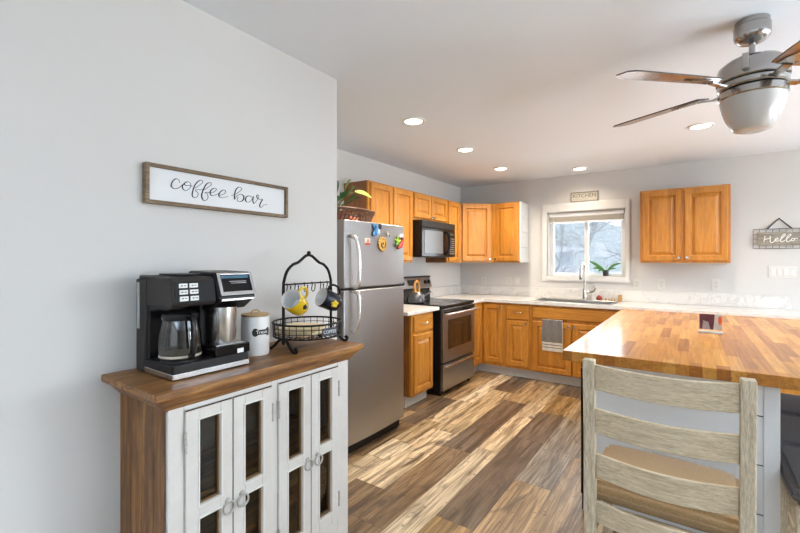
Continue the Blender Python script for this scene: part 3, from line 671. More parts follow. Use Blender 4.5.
# ================================================================== range
RY0, RY1 = 3.697, 4.446
t = thing('range', (-2.4, 4.056, 0), 'stainless electric range with black glass cooktop and bottom drawer', 'range')
obj('range_body', box(new(), XL+.003, RY0, .03, -2.10, RY1, .905), BLACK, t, bevel=.003)
obj('cooktop', box(new(), XL+.003, RY0-.001, .906, -2.07, RY1+.001, .934, .004), BLACKG, t)
b = new(); 
for (x, y, r_) in ((-2.55, 3.87, .085), (-2.28, 3.87, .105), (-2.55, 4.24, .105), (-2.28, 4.24, .085)): tube(b, [(x+r_*math.cos(a_*.3), y+r_*math.sin(a_*.3), .9343) for a_ in range(21)], .0012, 4, closed=True)
obj('burner_rings', b, plain('burner_mark', (.10, .10, .10), .3), t)
d = obj('oven_door', box(new(), -2.10, RY0+.006, .345, -2.062, RY1-.006, .895, .004), STEEL, t)
obj('oven_window', box(new(), -2.0625, RY0+.10, .475, -2.0585, RY1-.10, .78, .001), plain('oven_glass', (.014, .010, .008), .08, coat=.6), d)
obj('door_top_band', box(new(), -2.0625, RY0+.008, .842, -2.0595, RY1-.008, .893, .001), BLACKG, d)
b = new(); tube(b, smooth_path([(-2.062, RY0+.03, .842), (-2.025, RY0+.035, .846), (-2.012, RY0+.08, .848), (-2.008, 4.056, .848), (-2.012, RY1-.08, .848), (-2.025, RY1-.035, .846), (-2.062, RY1-.03, .842)], 5), .0135, 12); obj('handle', b, STEELH, d, smooth=True)
d = obj('warming_drawer', box(new(), -2.10, RY0+.006, .055, -2.066, RY1-.006, .325, .004), STEEL, t)
b = new(); prism(b, [(-2.066, RY0+.02, .322), (-2.038, RY0+.025, .315), (-2.034, RY0+.025, .300), (-2.045, RY0+.025, .292), (-2.066, RY0+.02, .290)], (0, RY1-RY0-.05, 0)); obj('handle', b, STEELH, d, bevel=.004)
for y in (RY0+.04, RY1-.04):
    b = new(); lathe(b, (-2.13, y, .0005), [(.018, 0), (.018, .031)], 10); obj('foot', b, BLACK, t)
b = new(); prism(b, [(XL+.003, RY0+.004, .934), (-2.665, RY0+.004, .934), (-2.675, RY0+.004, 1.06), (XL+.003, RY0+.004, 1.06)], (0, RY1-RY0-.008, 0)); obj('backguard', b, BLACKG, t)
b = new(); prism(b, [(XL+.003, RY0+.002, 1.06), (-2.648, RY0+.002, 1.06), (-2.640, RY0+.002, 1.075), (-2.672, RY0+.002, 1.192), (XL+.003, RY0+.002, 1.192)], (0, RY1-RY0-.004, 0)); cp = obj('control_panel', b, STEEL, t, bevel=.004)
obj('panel_cap', box(new(), XL+.003, RY0+.001, 1.1925, -2.662, RY1-.001, 1.208, .003), BLACK, t)
nk = Vector((.965, 0, .26)).normalized()
for y in (3.74, 3.82, 4.30, 4.385):
    b = new(); lathe(b, (-2.656, y, 1.135), [(.024, 0), (.022, .016), (.0, .018)], 18, axis=nk); obj('knob', b, BLACK, cp, smooth=True)
b = new(); bm_ = box(b, -2.662, 3.93, 1.095, -2.648, 4.17, 1.170); obj('clock_display', b, BLACKG, cp)

# kettle
t = thing('kettle', (-2.46, 3.80, .9345), 'dark grey enamel kettle with a golden wooden handle on the rear left burner', 'kettle')
KC = (-2.46, 3.80, .9345)
b = new(); lathe(b, KC, [(.085, 0), (.10, .008), (.104, .03), (.095, .065), (.070, .10), (.045, .12), (.043, .123), (0, .125)], 32); obj('kettle_body', b, plain('kettle_grey', (.05, .052, .058), .22, coat=.4), t, smooth=True)
b = new(); lathe(b, (KC[0], KC[1], KC[2]+.122), [(.052, -.012), (.045, .006), (.014, .018), (.016, .032), (0, .038)], 20); obj('lid', b, plain('kettle_brass', (.62, .38, .14), .25, 1), t, smooth=True)
b = new(); tube(b, smooth_path([(-2.45, 3.768, 1.045), (-2.45, 3.755, 1.09), (-2.45, 3.760, 1.135), (-2.45, 3.782, 1.165), (-2.45, 3.818, 1.165), (-2.45, 3.840, 1.135), (-2.45, 3.845, 1.09), (-2.45, 3.832, 1.045)], 4), .013, 10); obj('handle', b, plain('kettle_handle', (.5, .24, .06), .35), t, smooth=True)
b = new(); tube(b, [(-2.40, 3.86, 1.0), (-2.36, 3.90, 1.035), (-2.345, 3.92, 1.055)], [.022, .014, .011], 12); obj('spout', b, MATS['kettle_grey'], t, smooth=True)

# ================================================================== microwave over the range
t = thing('microwave', (-2.5, 4.05, 1.44), 'black over-the-range microwave under the short oak cabinet', 'microwave')
MY0, MY1 = 3.694, 4.442
obj('microwave_body', box(new(), XL+.002, MY0, 1.435, -2.345, MY1, 1.830), BLACK, t, bevel=.004)
obj('vent_grille', box(new(), -2.345, MY0, 1.755, -2.318, MY1, 1.828, .004), BLACK, t)
b = new()
for k in range(9): box(b, -2.3185, MY0+.03, 1.768+k*.006, -2.3165, MY1-.03, 1.770+k*.006)
obj('vent_slats', b, DGREY, t)
d = obj('door', box(new(), -2.345, MY0, 1.440, -2.318, MY0+.585, 1.752, .005), BLACKG, t)
obj('window_glass', box(new(), -2.3182, MY0+.05, 1.475, -2.3155, MY0+.455, 1.725, .001), plain('microwave_window', (.10, .10, .105), .16, spec=.35), d)
b = new(); tube(b, smooth_path([(-2.318, MY0+.52, 1.725), (-2.285, MY0+.525, 1.70), (-2.272, MY0+.535, 1.60), (-2.285, MY0+.525, 1.50), (-2.318, MY0+.52, 1.468)], 5), .015, 12); obj('handle', b, BLACKG, d, smooth=True)
kp = obj('control_panel', box(new(), -2.345, MY0+.588, 1.440, -2.318, MY1, 1.752, .005), BLACKG, t)
b = new()
for r_ in range(8):
    for c_ in range(3): box(b, -2.318, MY0+.625+c_*.036, 1.47+r_*.025, -2.3165, MY0+.648+c_*.036, 1.482+r_*.025)
obj('keypad', b, plain('key_grey', (.22, .22, .22), .5), kp)
obj('display', box(new(), -2.318, MY0+.625, 1.69, -2.3165, MY0+.72, 1.715), plain('display_dark', (.02, .05, .05), .2), kp)

# ================================================================== peninsula
PX0, PX1, PY0 = -.49, .325, 2.475
SHIP = plain('white_shiplap', (.78, .80, .82), .45)
t = thing('peninsula_base', (-.1, 3.6, 0), 'white shiplap-sided peninsula base under the butcher block top', 'kitchen island')
obj('carcass', box(new(), PX0+.012, PY0+.02, .02, PX1-.012, 4.80, .844), plain('carcass_white', (.6, .6, .6), .6), t)
b = new()
for z0, z1 in ((.012, .231), (.237, .456), (.462, .680), (.686, .844)): box(b, PX0+.012, PY0+.004, z0, PX1-.055, PY0+.019, z1, .002)
obj('front_shiplap', b, SHIP, t)
obj('shiplap_gaps', box(new(), PX0+.014, PY0+.009, .02, PX1-.056, PY0+.0195, .84), plain('gap_dark', (.03, .03, .035), .9), t)
b = new()
for z0, z1 in ((.012, .231), (.237, .456), (.462, .680), (.686, .844)): box(b, PX1-.0125, PY0+.06, z0, PX1-.002, 4.79, z1, .002)
obj('side_shiplap', b, SHIP, t)
obj('corner_post', box(new(), PX1-.056, PY0-.004, .001, PX1, PY0+.06, .844, .002), SHIP, t)
obj('corner_post', box(new(), PX0, PY0-.002, .001, PX0+.016, PY0+.05, .844, .002), SHIP, t)
t = thing('dishwasher', (-.5, 2.81, 0), 'black dishwasher front edge at the kitchen side of the peninsula', 'dishwasher')
obj('door', box(new(), PX0-.014, 2.474, .09, PX0-.002, 3.074, .79, .003), BLACKG, t)
obj('kick_plate', box(new(), PX0-.008, 2.478, .001, PX0-.002, 3.074, .085), BLACK, t)
obj('control_strip', box(new(), PX0-.013, 2.474, .794, PX0-.002, 3.074, .835, .002), BLACK, t)
# butcher block: staves in an object-space brick pattern
m, tn, bs = new_mat('butcher_block')
tcn = tn.nodes.new('ShaderNodeTexCoord'); mp = tn.nodes.new('ShaderNodeMapping'); mp.inputs['Rotation'].default_value = (0, 0, PI/2)
br = tn.nodes.new('ShaderNodeTexBrick'); br.inputs['Scale'].default_value = 1; br.inputs['Brick Width'].default_value = .44; br.inputs['Row Height'].default_value = .052
br.inputs['Mortar Size'].default_value = .0005; br.inputs['Color1'].default_value = (0, 0, 0, 1); br.inputs['Color2'].default_value = (1, 1, 1, 1); br.inputs['Mortar'].default_value = (.35, .35, .35, 1); br.offset = .37; br.offset_frequency = 2
tn.links.new(tcn.outputs['Object'], mp.inputs[0]); tn.links.new(mp.outputs[0], br.inputs['Vector'])
rp = tn.nodes.new('ShaderNodeValToRGB'); e = rp.color_ramp.elements; e[0].position = 0; e[0].color = (.33, .11, .013, 1); e[1].position = 1; e[1].color = (.62, .31, .065, 1)
k = e.new(.3); k.color = (.45, .18, .024, 1); k = e.new(.65); k.color = (.54, .24, .04, 1); tn.links.new(br.outputs['Color'], rp.inputs[0])
m2 = tn.nodes.new('ShaderNodeMapping'); m2.inputs['Scale'].default_value = (60, 3, 60); tn.links.new(tcn.outputs['Object'], m2.inputs[0])
ns = tn.nodes.new('ShaderNodeTexNoise'); ns.inputs['Scale'].default_value = 1; ns.inputs['Detail'].default_value = 5; ns.inputs['Distortion'].default_value = 1; tn.links.new(m2.outputs[0], ns.inputs['Vector'])
r2 = tn.nodes.new('ShaderNodeValToRGB'); r2.color_ramp.elements[0].position = .3; r2.color_ramp.elements[0].color = (.72, .68, .62, 1); r2.color_ramp.elements[1].position = .65; r2.color_ramp.elements[1].color = (1.1, 1.1, 1.1, 1); tn.links.new(ns.outputs['Fac'], r2.inputs[0])
mx = tn.nodes.new('ShaderNodeMix'); mx.data_type = 'RGBA'; mx.blend_type = 'MULTIPLY'; mx.inputs[0].default_value = 1; tn.links.new(rp.outputs[0], mx.inputs[6]); tn.links.new(r2.outputs[0], mx.inputs[7]); tn.links.new(mx.outputs[2], bs.inputs['Base Color'])
bs.inputs['Roughness'].default_value = .5; bs.inputs['Specular IOR Level'].default_value = .25; bs.inputs['Coat IOR'].default_value = 1.42; bs.inputs['Coat Weight'].default_value = .5; bs.inputs['Coat Roughness'].default_value = .17; BUTCH = m
tag(obj('butcher_block_top', box(new(), -.577, 2.372, .846, .780, 4.768, .900, .003), BUTCH, base=(.2, 3.6, .846)), 'glossy butcher block top of the peninsula', 'countertop')
# photo block on the peninsula
t = thing('photo_holder', (.108, 3.514, .9005), 'clear photo block with a dark picture and an orange one on the butcher block', 'picture holder')
cx, cy = .108, 3.514
b = new(); box(b, cx-.066, cy-.02, .9008, cx+.066, cy+.02, .912, .002); obj('base', b, plain('acrylic', (.75, .76, .78), .1, coat=.5), t)
obj('clear_sleeve', box(new(), cx-.066, cy-.003, .9125, cx+.066, cy-.001, 1.033), GLASS, t)
PA = plain('photo_dark', (.10, .025, .035), .6, var=.9, vscale=28); PB = plain('photo_grey', (.5, .49, .47), .6, var=.25, vscale=30); PO = plain('photo_orange', (.70, .12, .03), .6, var=.4, vscale=40)
b = new(); prism(b, [(cx-.060, cy-.008, .925), (cx+.016, cy-.008, .925), (cx+.024, cy-.008, 1.028), (cx-.060, cy-.008, 1.028)], (0, .003, 0)); obj('dark_picture', b, PA, t)
b = new(); prism(b, [(cx+.018, cy-.008, .925), (cx+.062, cy-.008, .925), (cx+.062, cy-.008, 1.030), (cx+.026, cy-.008, 1.030)], (0, .003, 0)); obj('pale_picture', b, PB, t)
b = new(); ball(b, (cx+.052, cy-.0085, .99), .03, (.35, .03, 1)); obj('orange_shape', b, PO, t)
b = new(); prism(b, [(cx-.045, cy-.0084, .925), (cx+.0, cy-.0084, .925), (cx-.01, cy-.0084, .975), (cx-.04, cy-.0084, .985)], (0, .0006, 0)); obj('grey_shape', b, plain('photo_shirt', (.33, .27, .27), .5, var=.4, vscale=60), t)

# ================================================================== ladder-back chairs
def chair(loc, rotz, label):
    """local frame: back at y=0, seat towards +y, floor z=0, width .50"""
    q = Quaternion((0, 0, 1), rotz); t = thing('ladderback_chair', loc, label, 'chair', 'ladderback chairs at the peninsula', rot=q)
    def o_(n, b, m, **k): return obj(n, b, m, t, world=False, **k)
    W = .264; wd = .042
    def back(z): return -.030*max(0, (z-.45)/.55)**1.2 + .012
    for s_ in (-1, 1):                                      # rear legs run up into the back posts
        b = new(); P = []
        for z in (0.001, .2, .42, .6, .8, 1.000): P.append((s_*(W-wd/2-.004*(z < .42)), back(z)+(.0 if z > .42 else -.03*(1-z/.42)), z))
        R = []
        for (x, y, z) in P:
            R.append([b.verts.new((x+dx*wd/2, y+dy*.021, z)) for dx, dy in ((-1, -1), (1, -1), (1, 1), (-1, 1))])
        for a_, c_ in zip(R, R[1:]):
            for k in range(4): b.faces.new((a_[k], a_[(k+1) % 4], c_[(k+1) % 4], c_[k]))
        b.faces.new(R[0][::-1]); b.faces.new(R[-1])
        o_('back_post', b, WASHZ, bevel=.004)
        b = new(); box(b, s_*(W-.020)-.021, .425, .001, s_*(W-.020)+.021, .467, .405, .003); o_('leg', b, WASHZ)
        b = new(); box(b, s_*(W-.022)-.010, .03, .17, s_*(W-.022)+.010, .426, .20, .003); o_('stretcher', b, WASHZ)
    for z0, z1 in ((.880, .980), (.705, .805), (.525, .622), (.345, .430)):   # curved slats
        b = new(); N = 14; rows = []
        for i in range(N+1):
            f = i/N; x = -(W-wd)+2*(W-wd)*f; bow = -.030*math.sin(PI*f)+.004
            dz = -.007*math.sin(PI*f); ym0, ym1 = back(z0)+bow, back(z1)+bow
            rows.append([b.verts.new(p) for p in ((x, ym0-.008, z0+dz), (x, ym0+.008, z0+dz), (x, ym1+.008, z1+dz), (x, ym1-.008, z1+dz))])
        for a_, c_ in zip(rows, rows[1:]):
            for k in range(4): b.faces.new((a_[k], a_[(k+1) % 4], c_[(k+1) % 4], c_[k]))
        b.faces.new(rows[0][::-1]); b.faces.new(rows[-1]); o_('back_slat', b, WASHX, smooth=True, bevel=.003)
    b = new(); box(b, -W+.045, .032, .345, W-.045, .05, .405); box(b, -W+.042, .435, .345, W-.042, .457, .405); box(b, -W+.008, .05, .345, -W+.030, .424, .405); box(b, W-.030, .05, .345, W-.008, .424, .405)
    o_('seat_frame', b, WASHX, bevel=.003)
    b = new(); box(b, -W+.006, .036, .406, W-.006, .478, .494)
    bmesh.ops.bevel(b, geom=b.edges[:], offset=.022, segments=4, affect='EDGES')
    bmesh.ops.subdivide_edges(b, edges=b.edges[:], cuts=1, use_grid_fill=True)
    for v in b.verts:
        if v.co.z > .47: v.co.z += .026*max(0, 1-(v.co.x/.25)**2)*max(0, 1-((v.co.y-.255)/.24)**2)+.004*math.sin(v.co.x*22)
    s = o_('seat_cushion', b, CUSH, smooth='all'); sb_ = s.modifiers.new('soft', 'SUBSURF'); sb_.levels = 1; sb_.render_levels = 1
    P = [(-W+.022, .05, .452), (-W+.022, .41, .452), (-.0, .428, .452), (W-.022, .41, .452), (W-.022, .05, .452), (0, .033, .452)]
    b = new(); tube(b, [(x_*(W-.003), y_, .449) for x_, y_ in ((-1, .06), (-1, .45), (-.93, .481), (.93, .481), (1, .45), (1, .06), (.93, .033), (-.93, .033))], .004, 6, closed=True)
    p_ = obj('piping', b, CUSH, s, world=False, smooth=True)
    return t
GFAB = plain('grey_woven_fabric', (.125, .118, .12), .95, bump=1, bscale=170, var=.3, vscale=150)
c1 = chair((-.088, 1.795, 0), 0, 'whitewashed ladder-back chair with tan cushion, its back to the viewer at the peninsula')
for y, lb in ((2.50, 'nearest chair tucked into the right side of the peninsula, grey cushion and whitewashed leg showing'),
              (3.03, 'second chair along the right side of the peninsula, grey cushion showing behind the nearest one'),
              (3.57, 'farthest chair along the right side of the peninsula, grey cushion just under the wooden top')):
    c2 = copy_tree(c1, (.810, y, 0), lb); c2.rotation_quaternion = Quaternion((0, 0, 1), PI/2)
    for ch in c2.children:                                  # these seats are covered in grey
        if ch.name.startswith('seat_cushion'):
            for g in (ch, *ch.children): g.material_slots[0].link = 'OBJECT'; g.material_slots[0].material = GFAB

# ================================================================== ceiling fan
FX, FY = .222, 2.40
t = thing('ceiling_fan', (FX, FY, CH), 'brushed nickel ceiling fan with wooden blades and frosted glass light', 'fan')
def fl(prof, name, m=FANM, n=40): 
    b = new(); lathe(b, (FX, FY, 0), prof, n); return obj(name, b, m, t, smooth=True)
fl([(.0, 2.352), (.028, 2.354), (.048, 2.362), (.064, 2.380), (.066, 2.392), (.066, 2.430), (.062, 2.434), (.062, CH-.001)], 'canopy')
fl([(.0115, 2.27), (.0115, 2.357)], 'downrod'); fl([(.026, 2.284), (.024, 2.300), (.013, 2.306)], 'coupling')
fl([(.0, 2.285), (.06, 2.284), (.098, 2.275), (.120, 2.256), (.128, 2.228), (.129, 2.188), (.125, 2.184), (.0, 2.184)][::-1], 'motor_housing')
fl([(.0, 2.183), (.121, 2.182), (.126, 2.176), (.125, 2.158), (.118, 2.152), (0, 2.152)][::-1], 'blade_hub')
fl([(.0, 2.151), (.112, 2.150), (.122, 2.142), (.123, 2.116), (.117, 2.110), (0, 2.110)][::-1], 'light_fitter')
fl([(.117, 2.112), (.116, 2.100), (.108, 2.060), (.094, 2.020), (.076, 1.988), (.066, 1.972), (.050, 1.966), (0, 1.965)][::-1], 'glass_bowl', plain('frosted_glass', (.52, .49, .46), .22, coat=.5))
b = new(); box(b, FX-.045, FY-.142, 2.200, FX-.022, FY-.118, 2.268, .004); obj('receiver_clip', b, FANM, t)
FD = plain('blade_edge_dark', (.03, .018, .012), .4)
FB = wood('fan_blade_wood', [(.30, .12, .03), (.42, .18, .05), (.50, .24, .08)], (4, 4, 4), rough=.22, coat=.9, fine=.15)
for k in range(5):
    a_ = math.radians(224-72*k); d = Vector((math.cos(a_), math.sin(a_), 0)); s_ = Vector((-d.y, d.x, 0)); pit = math.radians(-12)
    sv = s_*math.cos(pit)+UZ*math.sin(pit); nv = d.cross(sv); c0 = Vector((FX, FY, 2.172))
    out = [(.20, -.050), (.30, -.058), (.52, -.066), (.625, -.068), (.665, -.030), (.665, .045), (.640, .066), (.52, .066), (.30, .058), (.20, .050)]
    b = new(); prism(b, [c0+d*u_*.97+sv*v_ for u_, v_ in out], nv*.006); bl_ = obj('fan_blade', b, FB, t)
    bl_.data.materials.append(FD)
    for p_ in bl_.data.polygons:
        if abs(p_.normal.dot(nv)) < .5: p_.material_index = 1
    b = new(); prism(b, [c0+d*u_+sv*v_-nv*.0012 for u_, v_ in ((.20, -.035), (.25, -.032), (.32, -.012), (.345, 0), (.32, .012), (.25, .032), (.20, .035))], -nv*.004)
    bar(b, [c0+d*.105-UZ*.008, c0+d*.15-UZ*.018, c0+d*.21-nv*.006], .03, .008, up=nv)
    for (u_, v_) in ((.225, -.02), (.225, .02), (.31, 0)): lathe(b, c0+d*u_+sv*v_-nv*.005, [(.006, -.0), (.005, .003)], 8, axis=-nv)
    obj('blade_iron', b, FANM, t, smooth=True)

# ================================================================== recessed lights
GLOW = plain('lamp_lens', (1, .95, .85), .4, emit=(1, .93, .80), estr=6)
LG_ = 'recessed ceiling lights'
for (x, y, lb) in ((-1.725, 2.629, 'recessed ceiling light nearest the coffee bar wall, above the refrigerator'), (-1.760, 3.586, 'recessed ceiling light second in the row, in front of the microwave'),
                   (-1.787, 4.556, 'recessed ceiling light at the far end of the row near the corner cabinet'), (-1.048, 5.076, 'recessed ceiling light above the sink and kitchen sign'), (.062, 4.029, 'recessed ceiling light beside the ceiling fan')):
    t = thing('recessed_light', (x, y, CH), lb, 'ceiling light', LG_)
    b = new(); lathe(b, (x, y, CH), [(.088, -.0005), (.086, -.006), (.068, -.008), (.066, -.0005)], 32, caps=False); obj('trim_ring', b, TRIMW, t, smooth=True)
    b = new(); lathe(b, (x, y, CH), [(.067, -.001), (.060, -.005), (0, -.006)], 28); obj('lens', b, GLOW, t, smooth=True)
    l = bpy.data.lights.new('lamp', 'SPOT'); l.energy = 17 if 'sink' in lb else 66; l.spot_size = math.radians(150); l.spot_blend = .8; l.shadow_soft_size = .06; l.color = (1, .87, .70)
    lo = bpy.data.objects.new('lamp', l); COL.objects.link(lo); lo.parent = t; lo.location = (0, 0, -.03)

# ================================================================== wall things
def plate(x, z, label, gang=1, name='wall_outlet', cat='outlet', rocker=False):
    w_ = .07+.046*(gang-1); t = thing(name, (x, YB, z), label, cat)
    obj('plate', box(new(), x-w_/2, YB-.006, z-.058, x+w_/2, YB-.0005, z+.058, .002), plain('outlet_plate', (.70, .69, .65), .4), t)
    for g in range(gang):
        cx_ = x-w_/2+.035+g*.046
        if rocker: obj('rocker', box(new(), cx_-.016, YB-.0095, z-.033, cx_+.016, YB-.0062, z+.033, .002), TRIMW, t)
        else:
            for dz in (-.02, .02):
                s = obj('socket', box(new(), cx_-.015, YB-.0085, z+dz-.014, cx_+.015, YB-.0062, z+dz+.014, .002), plain('socket_ivory', (.62, .61, .58), .4), t)
    return t
plate(-2.372, 1.111, 'ivory wall outlet nearest the kitchen corner'); plate(-2.01, 1.12, 'ivory wall outlet, left one of the close pair left of the sink')
plate(-1.89, 1.124, 'ivory wall switch, right one of the close pair left of the sink', name='light_switch', cat='switch', rocker=True)
plate(-.503, 1.128, 'ivory wall outlet just right of the window'); plate(-.267, 1.134, 'ivory wall outlet under the left door of the lone wall cabinet')
plate(.214, 1.145, 'ivory wall outlet under the right edge of the lone wall cabinet')
plate(.727, 1.283, 'four-gang switch plate under the hello sign', 4, 'switch_plate', 'switch', True)

# kitchen sign
t = thing('kitchen_sign', (-1.061, YB, 2.12), 'small framed KITCHEN sign above the window', 'sign')
def fr4(b, x0, x1, z0, z1, y0, y1, w_): box(b, x0, y0, z0, x0+w_, y1, z1); box(b, x1-w_, y0, z0, x1, y1, z1); box(b, x0+w_, y0, z1-w_, x1-w_, y1, z1); box(b, x0+w_, y0, z0, x1-w_, y1, z0+w_)
b = new(); fr4(b, -1.217, -.905, 2.117, 2.235, YB-.022, YB-.001, .011); obj('frame', b, plain('sign_frame_taupe', (.30, .26, .21), .6), t, bevel=.002)
obj('board', box(new(), -1.207, YB-.010, 2.127, -.915, YB-.002, 2.225), plain('sign_board_cream', (.50, .47, .40), .6), t)
text('lettering', 'KITCHEN', .062, (-1.061, YB-.0105, 2.186), UX, -UY, plain('sign_ink_grey', (.13, .12, .105), .7), t, spacing=1.02, label='grey capital letters')
b = new()
for k in range(7): box(b, -1.185+k*.026, YB-.0112, 2.143, -1.185+k*.026+.019, YB-.0102, 2.147)
obj('small_print', b, plain('sign_small_print', (.34, .31, .26), .7), t)
# hello sign
t = thing('hello_sign', (.702, YB, 1.51), 'wire grid sign with a grey board reading Hello, hanging from a black strap', 'sign')
b = new(); X0, X1, Z0, Z1 = .508, .896, 1.512, 1.704; y_ = YB-.012
for k in range(9): tube(b, [(X0+(X1-X0)*k/8, y_, Z0), (X0+(X1-X0)*k/8, y_, Z1)], .0022, 6)
for k in range(5): tube(b, [(X0, y_-.003, Z0+(Z1-Z0)*k/4), (X1, y_-.003, Z0+(Z1-Z0)*k/4)], .0022 if 0 < k < 4 else .0032, 6)
obj('wire_grid', b, plain('grid_wire', (.10, .09, .085), .5), t, smooth=True)
obj('board', box(new(), .540, YB-.026, 1.545, .864, YB-.018, 1.672, .002), wood('grey_sign_board', [(.27, .24, .19), (.34, .31, .25), (.42, .38, .31)], (2, 20, 30), rough=.8), t)
b = new(); bar(b, [(.612, YB-.010, 1.704), (.702, YB-.006, 1.806), (.792, YB-.010, 1.704)], .004, .010, up=(0, 1, 0)); tube(b, [(.612, YB-.010, 1.704), (.702, YB-.006, 1.806), (.792, YB-.010, 1.704)], .0055, 8)
obj('strap', b, BLACKM, t)
HELLO = [[(0.596,1.637),(0.592,1.607),(0.585,1.579)],[(0.585,1.6),(0.606,1.606),(0.634,1.614)],[(0.636,1.636),(0.634,1.605),(0.634,1.578),(0.648,1.569),(0.664,1.585),(0.676,1.598)],[(0.674,1.594),(0.691,1.604),(0.686,1.614),(0.672,1.607),(0.669,1.591),(0.682,1.583),(0.701,1.592)],[(0.705,1.595),(0.729,1.622),(0.743,1.646),(0.733,1.649),(0.715,1.619),(0.709,1.587),(0.721,1.576),(0.741,1.591)],[(0.745,1.594),(0.769,1.62),(0.783,1.644),(0.773,1.647),(0.755,1.618),(0.751,1.586),(0.765,1.574),(0.785,1.593)],[(0.801,1.608),(0.789,1.603),(0.787,1.587),(0.797,1.584),(0.808,1.595),(0.807,1.607),(0.832,1.605)]]
b = new()
for S_ in HELLO: tube(b, smooth_path([(x, YB-.0275, z) for x, z in S_], 5), .0042, 6)
obj('lettering', b, plain('sign_white', (.85, .84, .82), .6), t, smooth=True, label='white script letters')
# coffee bar sign
t = thing('coffee_bar_sign', (XC, 1.043, 1.61), 'long framed white sign reading coffee bar above the coffee maker', 'sign')
b = new(); y0, y1, z0, z1, w_ = .717, 1.386, 1.609, 1.763, .014
box(b, XC+.001, y0, z0, XC+.032, y0+w_, z1); box(b, XC+.001, y1-w_, z0, XC+.032, y1, z1); box(b, XC+.001, y0+w_, z1-w_, XC+.032, y1-w_, z1); box(b, XC+.001, y0+w_, z0, XC+.032, y1-w_, z0+w_)
obj('frame', b, SIGNW, t, bevel=.0015)
obj('board', box(new(), XC+.002, y0+w_, z0+w_, XC+.018, y1-w_, z1-w_), plain('sign_board_white', (.74, .76, .78), .5), t)
COFFEE = [
 [(0.848,1.704),(0.844,1.716),(0.832,1.717),(0.819,1.702),(0.816,1.685),(0.828,1.678),(0.844,1.683),(0.86,1.698)],
 [(0.863,1.7),(0.859,1.689),(0.866,1.678),(0.88,1.679),(0.893,1.694),(0.891,1.71),(0.879,1.713),(0.866,1.703),(0.874,1.697),(0.886,1.699),(0.9,1.698)],
 [(0.91,1.69),(0.926,1.703),(0.944,1.72),(0.94,1.729),(0.927,1.724),(0.911,1.704),(0.902,1.678),(0.9,1.659),(0.911,1.651),(0.922,1.66),(0.924,1.673),(0.913,1.684),(0.944,1.69)],
 [(0.95,1.69),(0.97,1.705),(0.983,1.718),(0.977,1.725),(0.96,1.715),(0.947,1.69),(0.94,1.667),(0.944,1.649),(0.955,1.645),(0.967,1.657),(0.965,1.674),(0.953,1.68),(0.973,1.682)],
 [(0.973,1.681),(0.994,1.687),(1.006,1.7),(0.997,1.704),(0.982,1.694),(0.977,1.679),(0.987,1.67),(1.007,1.678),(1.021,1.688)],
 [(1.02,1.676),(1.038,1.683),(1.049,1.694),(1.045,1.702),(1.033,1.699),(1.02,1.686),(1.018,1.672),(1.031,1.667),(1.061,1.676)],
 [(1.077,1.683),(1.093,1.689),(1.123,1.71),(1.129,1.721),(1.115,1.726),(1.1,1.712),(1.093,1.689),(1.093,1.667)],
 [(1.093,1.669),(1.108,1.687),(1.127,1.695),(1.14,1.686),(1.136,1.669),(1.119,1.66),(1.106,1.665),(1.111,1.681)],
 [(1.184,1.688),(1.166,1.693),(1.15,1.681),(1.152,1.665),(1.168,1.664),(1.184,1.68),(1.19,1.693),(1.188,1.673),(1.194,1.66),(1.206,1.672),(1.219,1.691),(1.219,1.702),(1.21,1.701),(1.211,1.69),(1.223,1.684),(1.24,1.685),(1.231,1.668),(1.225,1.653),(1.234,1.646),(1.248,1.659),(1.268,1.663)]
]
b = new()
for S_ in COFFEE:
    P = smooth_path([(XC+.0195, y_, z_) for y_, z_ in S_], 6)
    R = []
    for i in range(len(P)):
        d_ = P[min(i+1, len(P)-1)]-P[max(i-1, 0)]; R.append(.0011+.0013*max(0, -d_.z)/max(d_.length, 1e-6))
    tube(b, P, R, 6)
obj('lettering', b, plain('sign_ink_black', (.008, .008, .01), .6), t, smooth=True, label='black handwritten letters')

# ================================================================== coffee bar cabinet
t = thing('coffee_bar_cabinet', (-1.52, 1.06, 0), 'distressed white cabinet with glazed doors and rustic brown wooden top', 'cabinet')
CY0, CY1, CX = .650, 1.468, -1.350
b = new(); box(b, XC+.003, .583, .965, -1.296, 1.537, .990)
obj('top_board', b, RUSTY, t, bevel=.004)
b = new()                                                 # crown flaring out to the top
rg = []
for (e_, z) in ((0.0, .914), (.004, .921), (.012, .928), (.020, .940), (.034, .955), (.041, .9645)):
    rg.append([b.verts.new(p) for p in ((XC+.003, CY0-.012-e_, z), (CX+.004+e_, CY0-.012-e_, z), (CX+.004+e_, CY1+.012+e_, z), (XC+.003, CY1+.012+e_, z))])
for p, q in zip(rg, rg[1:]):
    for k in range(4): b.faces.new((p[k], p[(k+1) % 4], q[(k+1) % 4], q[k]))
b.faces.new(rg[0][::-1]); b.faces.new(rg[-1]); obj('crown_moulding', b, RUSTY, t)
for y0_, y1_ in ((CY0-.008, CY0+.016), (CY1-.016, CY1+.008)):
    b = new()
    for k in range(4):
        x0_ = XC+.005+k*(CX-.004-XC-.005)/4; box(b, x0_, y0_, .012, x0_+(CX-.004-XC-.005)/4-.0012, y1_, .926, .0015)
    obj('side_panel', b, RUST, t)
INT = plain('cabinet_interior', (.10, .055, .03), .8)
obj('back_panel', box(new(), XC+.003, CY0+.016, .05, XC+.012, CY1-.016, .905), INT, t)
obj('bottom_board', box(new(), XC+.012, CY0+.016, .10, CX-.02, CY1-.016, .12), INT, t)
for z in (.36, .575): obj('shelf', box(new(), XC+.012, CY0+.016, z, CX-.03, CY1-.016, z+.015), RUSTY, t)
